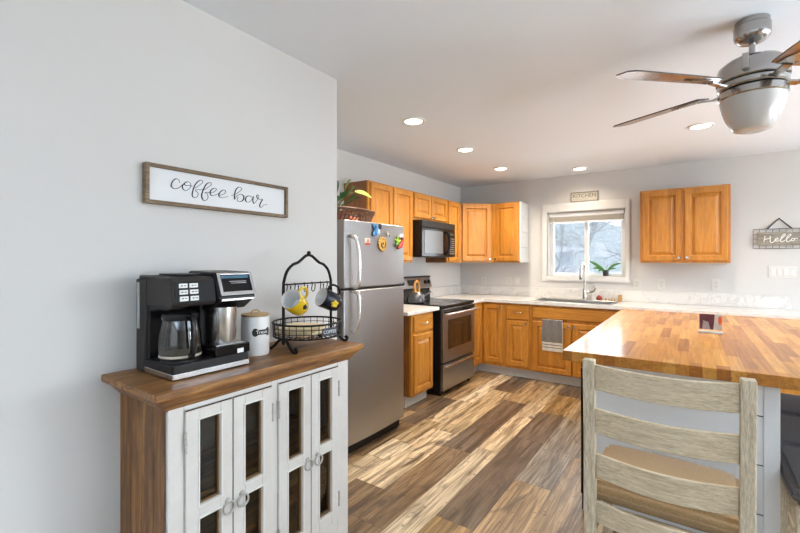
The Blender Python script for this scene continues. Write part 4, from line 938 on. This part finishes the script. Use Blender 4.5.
# face frame with two openings
b = new(); xa, xb = CX-.014, CX+.006
box(b, xa, CY0-.008, .012, xb, .692, .926); box(b, xa, 1.034, .012, xb, 1.062, .926); box(b, xa, 1.405, .012, xb, CY1+.008, .926)
for ya, yb in ((.692, 1.034), (1.062, 1.405)): box(b, xa, ya, .902, xb, yb, .926); box(b, xa, ya, .012, xb, yb, .19)
obj('face_frame', b, DIST, t, bevel=.002)
HW = plain('hinge_white', (.42, .40, .36), .5, var=.7, vscale=160)
DK = plain('door_gap_dark', (.10, .07, .05), .8)  # dark brown for the strips set into the gaps round the doors
doors = [(.694, .861, 'L'), (.865, 1.032, 'R'), (1.064, 1.232, 'L'), (1.236, 1.403, 'R')]
for (y0_, y1_, hs) in doors:
    b = new(); xa, xb = CX-.010, CX+.015; s_ = .046
    ga, gb = y0_+s_, y1_-s_
    box(b, xa, y0_, .194, xb, ga, .899); box(b, xa, gb, .194, xb, y1_, .899)
    for za, zb in ((.194, .250), (.532, .578), (.862, .899)): box(b, xa, ga, za, xb, gb, zb)
    d = obj('door', b, DIST, t, bevel=.002)
    b = new()                                              # raised bead round each pane
    for za, zb in ((.250, .532), (.578, .862)):
        for q in ((xa, ga, za, xb-.008, ga+.004, zb), (xa, gb-.004, za, xb-.008, gb, zb), (xa, ga, za, xb-.008, gb, za+.004), (xa, ga, zb-.004, xb-.008, gb, zb)): box(b, *q)
    obj('glazing_bead', b, plain('bead_brown', (.25, .14, .06), .6), d)
    b = new(); box(b, xa+.006, ga-.002, .248, xa+.009, gb+.002, .535); box(b, xa+.006, ga-.002, .575, xa+.009, gb+.002, .865); obj('glass', b, CGLASS, d)
    b = new()
    for za, zb in ((.250, .532), (.578, .862)):
        e0, e1 = .006, .001
        box(b, xb, ga-e0, za-e0, xb+.004, ga-e1, zb+e0); box(b, xb, gb+e1, za-e0, xb+.004, gb+e0, zb+e0); box(b, xb, ga-e1, za-e0, xb+.004, gb+e1, za-e1); box(b, xb, ga-e1, zb+e1, xb+.004, gb+e1, zb+e0)
    obj('door_moulding', b, plain('moulding_white', (.72, .70, .66), .45), d)
    b = new(); yl = y1_+.0005 if hs == 'L' else y0_-.0035
    box(b, xb-.006, yl, .20, xb-.0015, yl+.003, .897); box(b, xb-.006, y0_+.002, .8995, xb-.002, y1_-.002, .9025)
    obj('door_gap', b, DK, d)
    yk = y1_-.020 if hs == 'L' else y0_+.032
    b = new(); lathe(b, (xb, yk, .545), [(.011, 0), (.009, .006), (.004, .010), (0, .012)], 14, axis=(1, 0, 0))
    tube(b, [(xb+.010, yk+.021*math.sin(2*PI*k/20), .524+.021*math.cos(2*PI*k/20)) for k in range(20)], .0038, 8, closed=True)
    obj('ring_pull', b, HW, d, smooth=True)
    yh = y0_-.001 if hs == 'L' else y1_+.001
    for z in (.80, .29):
        b = new(); tube(b, [(xb+.001, yh, z-.028), (xb+.001, yh, z+.028)], .0042, 8); ball(b, (xb+.001, yh, z+.031), .005); ball(b, (xb+.001, yh, z-.031), .005)
        tube(b, [(xb+.001, yh, z-.006), (xb+.001, yh, z+.006)], .0052, 8); obj('hinge', b, HW, d, smooth=True)
# things on its shelves, seen through the panes
def bottle(x, y, z, r_, h_, m, label, nm='bottle', cat='bottle'):
    b = new(); lathe(b, (x, y, z+.0005), [(r_*.95, 0), (r_, .006), (r_, h_*.62), (r_*.45, h_*.78), (r_*.35, h_*.98), (0, h_)], 20)
    return tag(obj(nm, b, m, smooth=True, base=(x, y, z)), label, cat)
bottle(-1.43, 1.150, .590, .026, .155, plain('yellow_bottle', (.55, .30, .04), .3), 'yellow bottle on the cabinet shelf behind the third glazed door')
def jar(x, y, z, r_, h_, m, label):
    b = new(); lathe(b, (x, y, z+.0005), [(r_, 0), (r_, h_*.8), (r_*.8, h_*.86), (r_*.82, h_), (0, h_)], 20); return tag(obj('jar', b, m, smooth=True, base=(x, y, z)), label, 'jar')
jar(-1.44, 1.315, .590, .03, .12, plain('smoky_glass', (.13, .13, .14), .15), 'dark glass jar on the cabinet shelf behind the fourth glazed door')
jar(-1.44, 1.155, .375, .035, .13, plain('blue_grey_tin', (.20, .23, .25), .4), 'blue-grey jar on the lower shelf behind the third glazed door')
jar(-1.45, .955, .375, .03, .12, plain('pale_tin', (.34, .32, .3), .4), 'pale jar on the lower shelf behind the second glazed door')
b = new(); prism(b, [(-1.56, .74, .5905), (-1.44, .74, .5905), (-1.44, .76, .72), (-1.56, .76, .72)], (0, .05, 0)); tag(obj('packet', b, plain('red_packet', (.28, .04, .04), .5), base=(-1.5, .77, .5905)), 'dark red packet on the shelf behind the first glazed door', 'packet')
b = new(); lathe(b, (-1.50, .95, .5905), [(.03, 0), (.045, .03), (.05, .08), (.046, .08), (.04, .03), (0, .01)], 20); tag(obj('bowl', b, plain('dark_bowl', (.06, .06, .07), .3), smooth=True, base=(-1.5, .95, .5905)), 'dark bowl on the shelf behind the second glazed door', 'bowl')

# ================================================================== coffee maker
Z0 = .9902
t = thing('coffee_maker', (-1.52, .825, Z0), 'black two-way coffee maker with glass carafe on the wooden top', 'coffee maker')
MB_, MF, A0, A1, AM = -1.665, -1.395, .682, .968, .836
obj('base', box(new(), MB_+.05, A0, Z0, MF, A1, Z0+.052, .006), BLACK, t)
b = new(); box(b, MB_+.070, A0-.002, Z0+.004, MF+.002, A1+.001, Z0+.023, .002); obj('base_trim', b, steel('chrome_strip', (.6, .6, .6), .22, (50, 50, 50), .01), t)
b = new(); prism(b, [(MB_, A0-.001, Z0), (MB_+.068, A0-.001, Z0), (MB_+.085, A0, Z0+.30), (MB_+.085, A0, Z0+.335), (MB_, A0-.001, Z0+.335)], (0, A1-A0+.001, 0)); obj('rear_housing', b, TAUPE, t, bevel=.006)
obj('cavity_liner', box(new(), MB_+.06, A0+.006, Z0+.0515, MB_+.096, AM-.013, Z0+.2425), BLACK, t)
b = new(); prism(b, [(MB_+.084, A0, Z0+.243), (MF-.012, A0, Z0+.243), (MF, A0, Z0+.255), (MF-.012, A0, Z0+.330), (MF-.03, A0, Z0+.343), (MB_+.02, A0, Z0+.348), (MB_+.02, A0, Z0+.3352), (MB_+.084, A0, Z0+.3352)], (0, AM-A0, 0)); bh = obj('brew_head', b, TAUPE, t, bevel=.006)
b = new(); prism(b, [(MF-.0105, A0+.008, Z0+.250), (MF+.002, A0+.008, Z0+.258), (MF-.010, A0+.008, Z0+.330), (MF-.016, A0+.008, Z0+.330)], (0, AM-A0-.012, 0)); fp = obj('control_panel', b, plain('panel_black', (.006, .006, .007), .5, spec=.2), t)
KW = plain('key_white', (.78, .79, .78), .4)
bt = new(); ic = new()
for r_ in range(3):
    for c_ in range(2):
        yy = A0+.022+c_*.036; zz = Z0+.3155-r_*.0215; xx = MF-.0095+(.330-(zz-Z0))*.165
        box(bt, xx, yy, zz-.0075-(.001 if r_ == 2 else 0), xx+.0035, yy+.029, zz+.0075, .001)
        box(ic, xx+.0036, yy+.006, zz-.0015, xx+.0040, yy+.013, zz+.002); box(ic, xx+.0036, yy+.016, zz-.001, xx+.0040, yy+.024, zz+.0015)
bo = obj('buttons', bt, KW, fp); obj('button_marks', ic, DGREY, bo)
b = new(); box(b, MB_+.012, A0-.003, Z0+.155, MB_+.034, A0-.0005, Z0+.322, .001); obj('water_gauge', b, plain('gauge_grey', (.30, .31, .31), .3, var=.2, vscale=120), t)
b = new(); box(b, -1.60, A0+.05, Z0+.3485, -1.47, AM-.015, Z0+.354, .002); obj('lid_grip', b, BLACK, t)
obj('middle_column', box(new(), MB_+.07, AM-.012, Z0+.0515, MF-.09, A1-.004, Z0+.25, .004), BLACK, t)
b = new(); lathe(b, (-1.475, .747, Z0+.0522), [(.062, 0), (.062, .003), (.05, .005)], 28); obj('warming_plate', b, plain('hotplate', (.05, .05, .05), .3), t, smooth=True)
# carafe (sits inside: a thing of its own)
ca = thing('glass_carafe', (-1.475, .747, Z0+.0575), 'glass coffee carafe with black handle and lid standing in the coffee maker', 'carafe')
zc = Z0+.0575; CC = (-1.475, .747, zc)
b = new(); lathe(b, CC, [(.058, 0), (.067, .008), (.0695, .050), (.066, .09), (.058, .128), (.055, .140)], 32, caps=False); obj('carafe_glass', b, thin_glass('carafe_glass', (.42, .40, .385), .10), ca, smooth=True)
b = new(); lathe(b, CC, [(.0, 0), (.0575, .0), (.0675, .010), (.0680, .018), (0, .018)], 28); obj('carafe_base_band', b, plain('carafe_band', (.5, .46, .38), .35), ca, smooth=True)
b = new(); lathe(b, CC, [(.0565, .136), (.060, .144), (.058, .158), (.035, .169), (0, .171)], 28); obj('carafe_lid', b, BLACK, ca, smooth=True)
hd = Vector((.97, -.05, 0)).normalized(); c_ = Vector(CC)
b = new(); bar(b, smooth_path([c_+hd*.052+UZ*.150, c_+hd*.080+UZ*.148, c_+hd*.095+UZ*.125, c_+hd*.096+UZ*.06, c_+hd*.088+UZ*.022, c_+hd*.070+UZ*.014], 4), .020, .012, up=hd.cross(UZ)); obj('carafe_handle', b, BLACKG, ca, bevel=.002)
b = new(); lathe(b, CC, [(.0605, .128), (.0575, .142)], 30, caps=False)
# single-serve side
b = new(); box(b, MF-.125, AM-.006, Z0+.0515, MF+.001, A1+.004, Z0+.088, .003); sv_ = obj('cup_platform', b, BLACKG, t)
b = new(); box(b, MF-.110, AM+.004, Z0+.0882, MF-.008, A1-.008, Z0+.0915, .001); obj('drip_tray', b, MATS['chrome_strip'], sv_)
b = new(); box(b, MF+.0012, .918, Z0+.054, MF+.0022, .944, Z0+.070); obj('badge', b, KW, sv_, label='small white badge')
b = new(); prism(b, [(MB_+.05, AM+.001, Z0+.336), (MB_+.05, AM+.001, Z0+.25), (MF-.06, AM+.001, Z0+.215), (MF-.012, AM+.001, Z0+.245), (MF+.012, AM+.001, Z0+.262), (MF+.008, AM+.001, Z0+.272), (MF-.026, AM+.001, Z0+.358), (MB_+.08, AM+.001, Z0+.362), (MB_+.05, AM+.001, Z0+.345)], (0, A1-AM+.022, 0)); hd_ = obj('pod_head', b, BLACK, t, bevel=.006)
sl = Vector((-.034, 0, .086)); sl.normalize(); sn = Vector((sl.z, 0, -sl.x)); p0 = Vector((MF+.008, 0, Z0+.272))+sn*.0015
def sq(b, a0, a1, h0, h1, th, lift=0):
    prism(b, [p0+UY*a0+sl*h0+sn*lift, p0+UY*a1+sl*h0+sn*lift, p0+UY*a1+sl*h1+sn*lift, p0+UY*a0+sl*h1+sn*lift], sn*th)
b = new(); ya, yb = AM+.010, A1+.024
for q in ((ya, ya+.012, 0, .088), (yb-.012, yb, 0, .088), (ya+.012, yb-.012, 0, .014), (ya+.012, yb-.012, .080, .088)): sq(b, *q, .005)
box(b, MF-.012, ya+.004, Z0+.252, MF+.011, yb-.004, Z0+.262, .002)
obj('silver_bezel', b, plain('silver_plastic', (.55, .55, .56), .25, .7), hd_, bevel=.0015)
b = new(); sq(b, ya+.012, yb-.012, .014, .080, .002); scn = obj('display', b, BLACKG, hd_)
b = new(); sq(b, ya+.016, yb-.018, .066, .077, .0006, .0022); obj('display_band', b, plain('display_blue', (.05, .13, .20), .3), scn)
b = new(); sq(b, ya+.045, yb-.03, .052, .055, .0006, .0022); sq(b, ya+.05, yb-.032, .045, .048, .0006, .0022); obj('display_print', b, plain('print_grey', (.35, .35, .35), .5), scn)
cu_ = thing('travel_cup', (-1.455, .898, Z0+.0918), 'tall stainless steel cup under the single-serve side of the coffee maker', 'cup')
b = new(); lathe(b, (-1.455, .898, Z0+.0918), [(.044, 0), (.047, .006), (.049, .135), (.047, .135), (.044, .01), (0, .008)], 36); obj('cup_body', b, steel('cup_steel', (.62, .63, .65), .24, (90, 90, 2), .02), cu_, smooth=True)

# ================================================================== treats canister
TC = (-1.535, 1.097, Z0)
t = thing('treat_canister', TC, 'white ceramic treat canister with a black bone and wooden lid', 'canister')
b = new(); lathe(b, TC, [(.055, 0), (.058, .004), (.058, .158), (.056, .163), (.050, .163), (.050, .15), (0, .15)], 40); obj('jar_body', b, plain('canister_white', (.72, .72, .71), .3), t, smooth=True)
b = new(); lathe(b, (TC[0], TC[1], Z0+.1635), [(.055, 0), (.0582, .003), (.0582, .009), (.055, .011), (0, .013)], 36); ld = obj('lid', b, wood('bamboo_lid', [(.38, .24, .10), (.48, .32, .15), (.56, .4, .2)], (3, 30, 30), rough=.5), t, smooth=True)
b = new(); tube(b, smooth_path([(TC[0], TC[1]-.022, Z0+.177), (TC[0], TC[1]-.012, Z0+.187), (TC[0], TC[1]+.012, Z0+.187), (TC[0], TC[1]+.022, Z0+.177)], 4), .0028, 8); obj('lid_handle', b, WB, ld, smooth=True)
fdir = (Vector((0, 0, 0))-Vector((TC[0], TC[1], 0))).normalized()      # the bone faces into the room
a0 = math.atan2(fdir.y, fdir.x)+.50
def cyl(s_, z, r_=.0584): return Vector((TC[0]+r_*math.cos(a0+s_/r_), TC[1]+r_*math.sin(a0+s_/r_), z))
b = new()
def bone_patch(f):
    N, M = 22, 8; V = [[b.verts.new(cyl(*f(i/N, j/M))) for j in range(M+1)] for i in range(N+1)]
    for i in range(N):
        for j in range(M): b.faces.new((V[i][j], V[i+1][j], V[i+1][j+1], V[i][j+1]))
def hgt(s_):
    v = .0105
    for c_, r2_ in ((-.030, .013), (.030, .013)):
        if abs(s_-c_) < r2_: v = max(v, .005+math.sqrt(max(0, r2_*r2_-(s_-c_)**2))*.95)
    if abs(abs(s_)-.037) < .004: v *= .93
    return v if abs(s_) < .0425 else .002
bone_patch(lambda i, j: ((i-.5)*.085, Z0+.100+(j-.5)*2*hgt((i-.5)*.085)))
obj('bone_decal', b, plain('bone_black', (.01, .01, .01), .4), t, label='black printed bone')
# lettering follows the cylinder
cu = bpy.data.curves.new('lettering', 'FONT'); cu.body = 'Treats'; cu.size = .020; cu.align_x = 'CENTER'; cu.align_y = 'CENTER'
tm = bpy.data.objects.new('lettering', cu); COL.objects.link(tm); me = bpy.data.meshes.new_from_object(tm.evaluated_get(bpy.context.evaluated_depsgraph_get())); bpy.data.objects.remove(tm)
for v in me.vertices: v.co = cyl(v.co.x, Z0+.100+v.co.y, .0591)-Vector(TC)
me.materials.clear(); me.materials.append(plain('sign_white', (.85, .84, .82), .6)); lo = bpy.data.objects.new('lettering', me); COL.objects.link(lo); lo.parent = t

# ================================================================== mug rack with basket
RC = Vector((-1.500, 1.362, 0)); RR = .160; RT, RB = 1.102, 1.040
t = thing('mug_rack', (RC.x, RC.y, Z0), 'black wire mug rack with round basket and arched handle', 'rack')
b = new()
tube(b, ell(RC.x, RC.y, RR, RR, RT, 48), .0046, 8, closed=True); tube(b, ell(RC.x, RC.y, RR-.003, RR-.003, RB, 48), .0034, 8, closed=True)
for z in (1.061, 1.081): tube(b, ell(RC.x, RC.y, RR-.002, RR-.002, z, 48), .0017, 6, closed=True)
for k in range(30):
    a_ = 2*PI*k/30; tube(b, [(RC.x+RR*math.cos(a_), RC.y+RR*math.sin(a_), RT), (RC.x+(RR-.003)*math.cos(a_), RC.y+(RR-.003)*math.sin(a_), RB)], .0017, 6)
for k in range(-5, 6):
    o_ = k*.027; h_ = math.sqrt(max(0, (RR-.004)**2-o_*o_)); tube(b, [(RC.x+o_, RC.y-h_, RB), (RC.x+o_, RC.y+h_, RB)], .0015, 5); tube(b, [(RC.x-h_, RC.y+o_, RB), (RC.x+h_, RC.y+o_, RB)], .0015, 5)
obj('wire_basket', b, BLACKM, t, smooth=True)
Q1, Q2 = Vector((-1.474, 1.198, 0)), Vector((-1.500, 1.519, 0)); MID = (Q1+Q2)/2
def arch(f, z): return Vector((Q1.x+(Q2.x-Q1.x)*f, Q1.y+(Q2.y-Q1.y)*f, z))
P = smooth_path([arch(0, 1.02), arch(0, 1.15), arch(0, 1.27), arch(.015, 1.305), arch(.07, 1.345), arch(.17, 1.372), arch(.27, 1.382), arch(.35, 1.397), arch(.43, 1.413), arch(.50, 1.418), arch(.57, 1.413), arch(.65, 1.397), arch(.73, 1.382), arch(.83, 1.372), arch(.93, 1.345), arch(.985, 1.305), arch(1, 1.27), arch(1, 1.15), arch(1, 1.02)], 4)
b = new(); tube(b, P, .0068, 10); ball(b, arch(.5, 1.428), .0095); obj('arch_handle', b, BLACKM, t, smooth=True)
b = new(); tube(b, [arch(0, 1.284), arch(1, 1.284)], .0038, 8); dirq = (Q2-Q1).normalized(); nq = dirq.cross(UZ)
for k, f in enumerate((.06, .21, .40, .56, .75, .90)):
    c_ = arch(f, 1.284); tube(b, smooth_path([c_+UZ*.006, c_+nq*.004-UZ*.006, c_-UZ*.03, c_+dirq*.010-UZ*.040, c_+dirq*.022-UZ*.030, c_+dirq*.024-UZ*.012], 3), .0023, 6); ball(b, c_+dirq*.024-UZ*.010, .0038, n=8, m=6)
obj('hook_bar', b, BLACKM, t, smooth=True)
for Q, sgn in ((Q1, -1), (Q2, 1)):
    b = new()
    for s_, ln in ((1, .085), (-1, .085)):
        c_ = Vector((Q.x, Q.y, 0)); d_ = Vector((s_, .12*sgn, 0)).normalized()
        pts = [c_+UZ*1.045, c_+d_*ln*.3+UZ*1.036, c_+d_*ln*.65+UZ*1.010, c_+d_*ln*.9+UZ*.9965, c_+d_*(ln+.010)+UZ*.9975, c_+d_*(ln+.018)+UZ*1.006, c_+d_*(ln+.012)+UZ*1.014, c_+d_*(ln+.004)+UZ*1.010]
        tube(b, smooth_path(pts, 4), .0066, 8)
    obj('scroll_feet', b, BLACKM, t, smooth=True)
NP = plain('napkin_cream', (.72, .60, .38), .8); rnd = random.Random(2)
for k in range(3):
    b = new(); z = RB+.004+k*.0135; w_ = .085; an = .15+k*.12
    c_ = Vector((RC.x-.015, RC.y-.02, 0)); u_ = Vector((math.cos(an), math.sin(an), 0)); v_ = Vector((-u_.y, u_.x, 0))
    prism(b, [c_+u_*a_*w_+v_*e_*w_+UZ*z for a_, e_ in ((-1, -1), (1, -1), (1, 1), (-1, 1))], (0, 0, .012))
    tag(obj('folded_napkin', b, plain('napkin_cream', (.72, .60, .38), .8), bevel=.004, base=(c_.x, c_.y, z)), ['bottom folded cream napkin of the stack in the wire basket', 'middle folded cream napkin of the stack in the wire basket', 'topmost folded cream napkin of the stack in the wire basket'][k], 'napkin', 'folded napkins in the wire basket')
# coffee tag on the basket front
ta = math.atan2(-1.36, 1.50)+.62; tg_c = RC+Vector((math.cos(ta), math.sin(ta), 0))*(RR+.006); nT = Vector((math.cos(ta), math.sin(ta), 0)); uT = Vector((-nT.y, nT.x, 0))
t2 = thing('basket_tag', (tg_c.x, tg_c.y, 1.052), 'small dark tag reading coffee clipped to the wire basket', 'tag')
b = new(); prism(b, [tg_c-uT*.042+UZ*1.053, tg_c+uT*.042+UZ*1.053, tg_c+uT*.042+UZ*1.088, tg_c-uT*.042+UZ*1.088], nT*.003); obj('tag_board', b, plain('slate_tag', (.03, .035, .045), .5), t2)
text('lettering', 'COFFEE', .021, tg_c+nT*.0038+UZ*1.0705, uT, nT, plain('tag_chalk', (.55, .58, .62), .7), t2)

# mugs hanging from the hooks
Rv = Vector((math.cos(math.radians(35.146)), math.sin(math.radians(35.146)), 0)); Tv = Vector((math.sin(math.radians(35.146)), -math.cos(math.radians(35.146)), 0))
def mug(c, ax, hdl, outer, label, deco, dname, dm):
    dsp = None; z_ = ax.normalized(); x_ = (hdl-z_*hdl.dot(z_)).normalized(); y_ = z_.cross(x_); q = Matrix((x_, y_, z_)).transposed().to_quaternion()
    t = thing('coffee_mug', c, label, 'mug', 'mugs on the rack', rot=q); t.scale = (1.13,)*3
    b = new(); lathe(b, (0, 0, -.045), [(0, 0), (.030, 0), (.036, .006), (.040, .03), (.041, .09), (.0395, .092)], 36, caps=False); obj('mug_body', b, outer, t, world=False, smooth=True)
    b = new(); lathe(b, (0, 0, -.045), [(.0395, .092), (.0378, .089), (.0368, .03), (.032, .010), (0, .008)], 36, caps=False); obj('mug_inside', b, plain('mug_white', (.80, .79, .77), .4), t, world=False, smooth=True)
    b = new(); tube(b, smooth_path([(.038, 0, .030), (.058, 0, .030), (.068, 0, .012), (.066, 0, -.012), (.052, 0, -.028), (.036, 0, -.028)], 5), .0052, 10); obj('handle', b, outer if dname != 'flower' else BLACKG, t, world=False, smooth=True)
    b = new(); deco(b, math.atan2(Tv.dot(y_), Tv.dot(x_))); obj(dname, b, dm, t, world=False, smooth=True)
    return t
YM = plain('mug_yellow', (.66, .45, .015), .22, coat=.4); NM = plain('mug_navy', (.010, .012, .022), .25, spec=.35)
def on_mug(a_, z, r_=.0412): return Vector((r_*math.cos(a_), r_*math.sin(a_), z))
def splat(a_, z, s_):
    def f(b, af):
        for k in range(5):
            an = 2*PI*k/5+.3; P = [on_mug(af+a_+.1*s_*math.cos(an)*j, z+.0045*s_*math.sin(an)*j) for j in (.2, 1.1, 2.0)]; tube(b, P, [.003*s_, .0045*s_, .0015*s_], 8)
    return f
Tv = Vector((.75, -.65, .08)).normalized(); Rv = Vector((.655, .755, 0))
axy = -Rv*.42+UZ*.42+Tv*.80; axn = -Rv*.80+UZ*.36+Tv*.48
mug(Vector((-1.417, 1.219, 1.203)), axy, Rv*.55+UZ*1.0, YM, 'yellow mug with a black figure hanging from the left hooks of the rack', splat(.35, -.004, 1.3), 'black_figure', BLACK)
mug(Vector((-1.432, 1.440, 1.199)), axn, Rv*.5+UZ*1.0, NM, 'dark navy mug with a yellow flower hanging from the right hooks of the rack', splat(-.15, -.004, 2.0), 'flower', plain('flower_yellow', (.75, .55, .02), .4))

# ================================================================== orchid on the window sill
OC = (-.832, YB+.030, WZ0+.0125)
t = thing('potted_orchid', OC, 'leafy orchid in a small dark pot on the window sill', 'plant')
b = new(); lathe(b, OC, [(.028, 0), (.036, .07), (.032, .07), (.029, .062), (0, .060)], 20); obj('pot', b, plain('dark_pot', (.03, .03, .035), .4), t, smooth=True)
for tip, w_, dr_ in (((-1.00, YB-.02, 1.39), .026, .12), ((-.665, YB-.02, 1.365), .026, .30), ((-.965, YB-.03, 1.30), .024, .45), ((-.715, YB-.03, 1.30), .022, .35), ((-.90, YB-.05, 1.27), .020, .4), ((-.80, YB-.03, 1.345), .022, .2), ((-.93, YB-.01, 1.335), .024, .3)):
    b = new(); leaf(b, (OC[0], OC[1], WZ0+.06), tip, w_, dr_, up=(0, -.62, .78)); o_ = obj('leaf', b, plain('orchid_green', (.06, .20, .03), .4), t, smooth='all'); s_ = o_.modifiers.new('s', 'SOLIDIFY'); s_.thickness = .002

# ================================================================== outside the window: snow, trees, shed
SNOW = plain('snow', (.80, .83, .87), .9, bump=.3, bscale=3)
b = new(); N = 24; V = [[b.verts.new((-70+i*5, 5.60+j*5.2, -.55+.12*math.sin(i*1.3+j)+.10*math.cos(j*.9) if j else -.55)) for j in range(N+1)] for i in range(N+1)]
for i in range(N):
    for j in range(N): b.faces.new((V[i][j], V[i+1][j], V[i+1][j+1], V[i][j+1]))
o = obj('snowy_ground', b, SNOW, smooth='all'); o['kind'] = 'structure'
b = new(); N = 40; rg = []
for j, (y, h_) in enumerate(((92, -1), (100, 4), (112, 8.5), (126, 11), (150, 12))):
    rg.append([b.verts.new((-150+i*6, y+4*math.sin(i*.5), h_*(1+.16*math.sin(i*.7)+.08*math.sin(i*1.9)))) for i in range(N+1)])
for p, q in zip(rg, rg[1:]):
    for i in range(N): b.faces.new((p[i], p[i+1], q[i+1], q[i]))
o = obj('wooded_hillside', b, plain('hazy_woods', (.60, .66, .68), 1, var=.2, vscale=.8), smooth='all'); o['kind'] = 'structure'  # pale blue-grey puts distance haze into the hillside colour
def tree(x, y, h_, seed, label, m):
    rnd = random.Random(seed); b = new(); z0 = -.6
    def grow(p, d, L, r_, lv):
        n = 4; pts = [p]; q = p.copy(); dd = d.copy()
        for k in range(n):
            dd = (dd+Vector((rnd.gauss(0, .12), rnd.gauss(0, .12), rnd.gauss(.02, .08)))).normalized(); q = q+dd*L/n; pts.append(q.copy())
        tube(b, pts, [max(.008, r_*(1-.5*k/n)) for k in range(n+1)], 5 if lv < 2 else 3, caps=False)
        if lv >= 4: return
        for k in range(4 if lv < 3 else 3):
            f = rnd.randint(1, n); an = rnd.uniform(0, 2*PI); sp = rnd.uniform(.5, 1.0)
            u_, v_ = frame_of(dd); nd = (dd*math.cos(sp)+(u_*math.cos(an)+v_*math.sin(an))*math.sin(sp)).normalized(); grow(pts[f], nd, L*rnd.uniform(.55, .75), r_*.5, lv+1)
    grow(Vector((x, y, z0)), Vector((0, 0, 1)), h_*.45, h_*.022, 0)
    tag(obj('bare_tree', b, m, base=(x, y, z0)), label, 'tree', 'bare trees beyond the window')
BK = plain('bark', (.26, .25, .24), .9); BK2 = plain('bark_frosted', (.48, .50, .51), .9)
for i, (px_, y, h_) in enumerate(((-.285, 17, 5.5), (-.075, 20, 7), (-.245, 52, 12), (-.115, 34, 9), (-.19, 70, 14), (-.29, 80, 13))):
    tree(px_*y, y, h_, i+5, 'bare winter tree in the snowy yard seen through the kitchen window', BK if i % 2 else BK2)
# white shed with an open porch roof, far off
t = thing('garden_shed', (-7.3, 30, -.5), 'white garden shed with a porch roof seen through the left window pane', 'shed')
def Wx(px_, y): # place by sight line slope
    r_ = (px_-400)/413.2; c_, s_ = math.cos(math.radians(35.146)), math.sin(math.radians(35.146)); return y*(r_*c_-s_)/(r_*s_+c_)
y_ = 30; xa, xb = Wx(556, y_), Wx(575, y_)
WSH = plain('shed_white', (.75, .78, .82), .6)
b = new(); prism(b, [(xa-.2, y_-.9, 1.95), (xb+.25, y_-.9, 2.15), (xb+.25, y_-.9, 2.30), (xa+.3, y_-.9, 2.42), (xa-.2, y_-.9, 2.10)], (0, 2.4, 0)); obj('porch_roof', b, SNOW, t)
for x in (xa, xb):
    for dy in (-.8, 1.2): obj('post', box(new(), x-.06, y_+dy, -.6, x+.06, y_+dy+.12, 2.0), WSH, t)
obj('shed_wall', box(new(), xa+.15, y_+.9, -.6, xb-.5, y_+1.1, 2.0), plain('shed_blue_grey', (.60, .66, .7), .7), t)
y2 = 26; obj('low_wall', box(new(), Wx(561, y2), y2, -.6, Wx(580, y2), y2+.8, 1.15), WSH, t)
obj('wall_slot', box(new(), Wx(563.8, y2), y2-.02, .4, Wx(564.6, y2), y2-.001, 1.0), plain('shed_slate', (.22, .26, .3), .7), t)
t = thing('distant_house', (Wx(598, 60), 60, -.6), 'far house with a snowy gable seen through the right window pane', 'house')
hx0, hx1 = Wx(593.5, 60), Wx(602, 60)
obj('house_walls', box(new(), hx0+.2, 60, -.6, hx1-.2, 66, 2.0), plain('house_grey', (.64, .70, .72), .7), t)
b = new(); prism(b, [(hx0, 59.6, 2.0), (hx1, 59.6, 2.0), (hx0+.35, 59.6, 3.9)], (0, 7, 0)); obj('house_roof', b, SNOW, t)
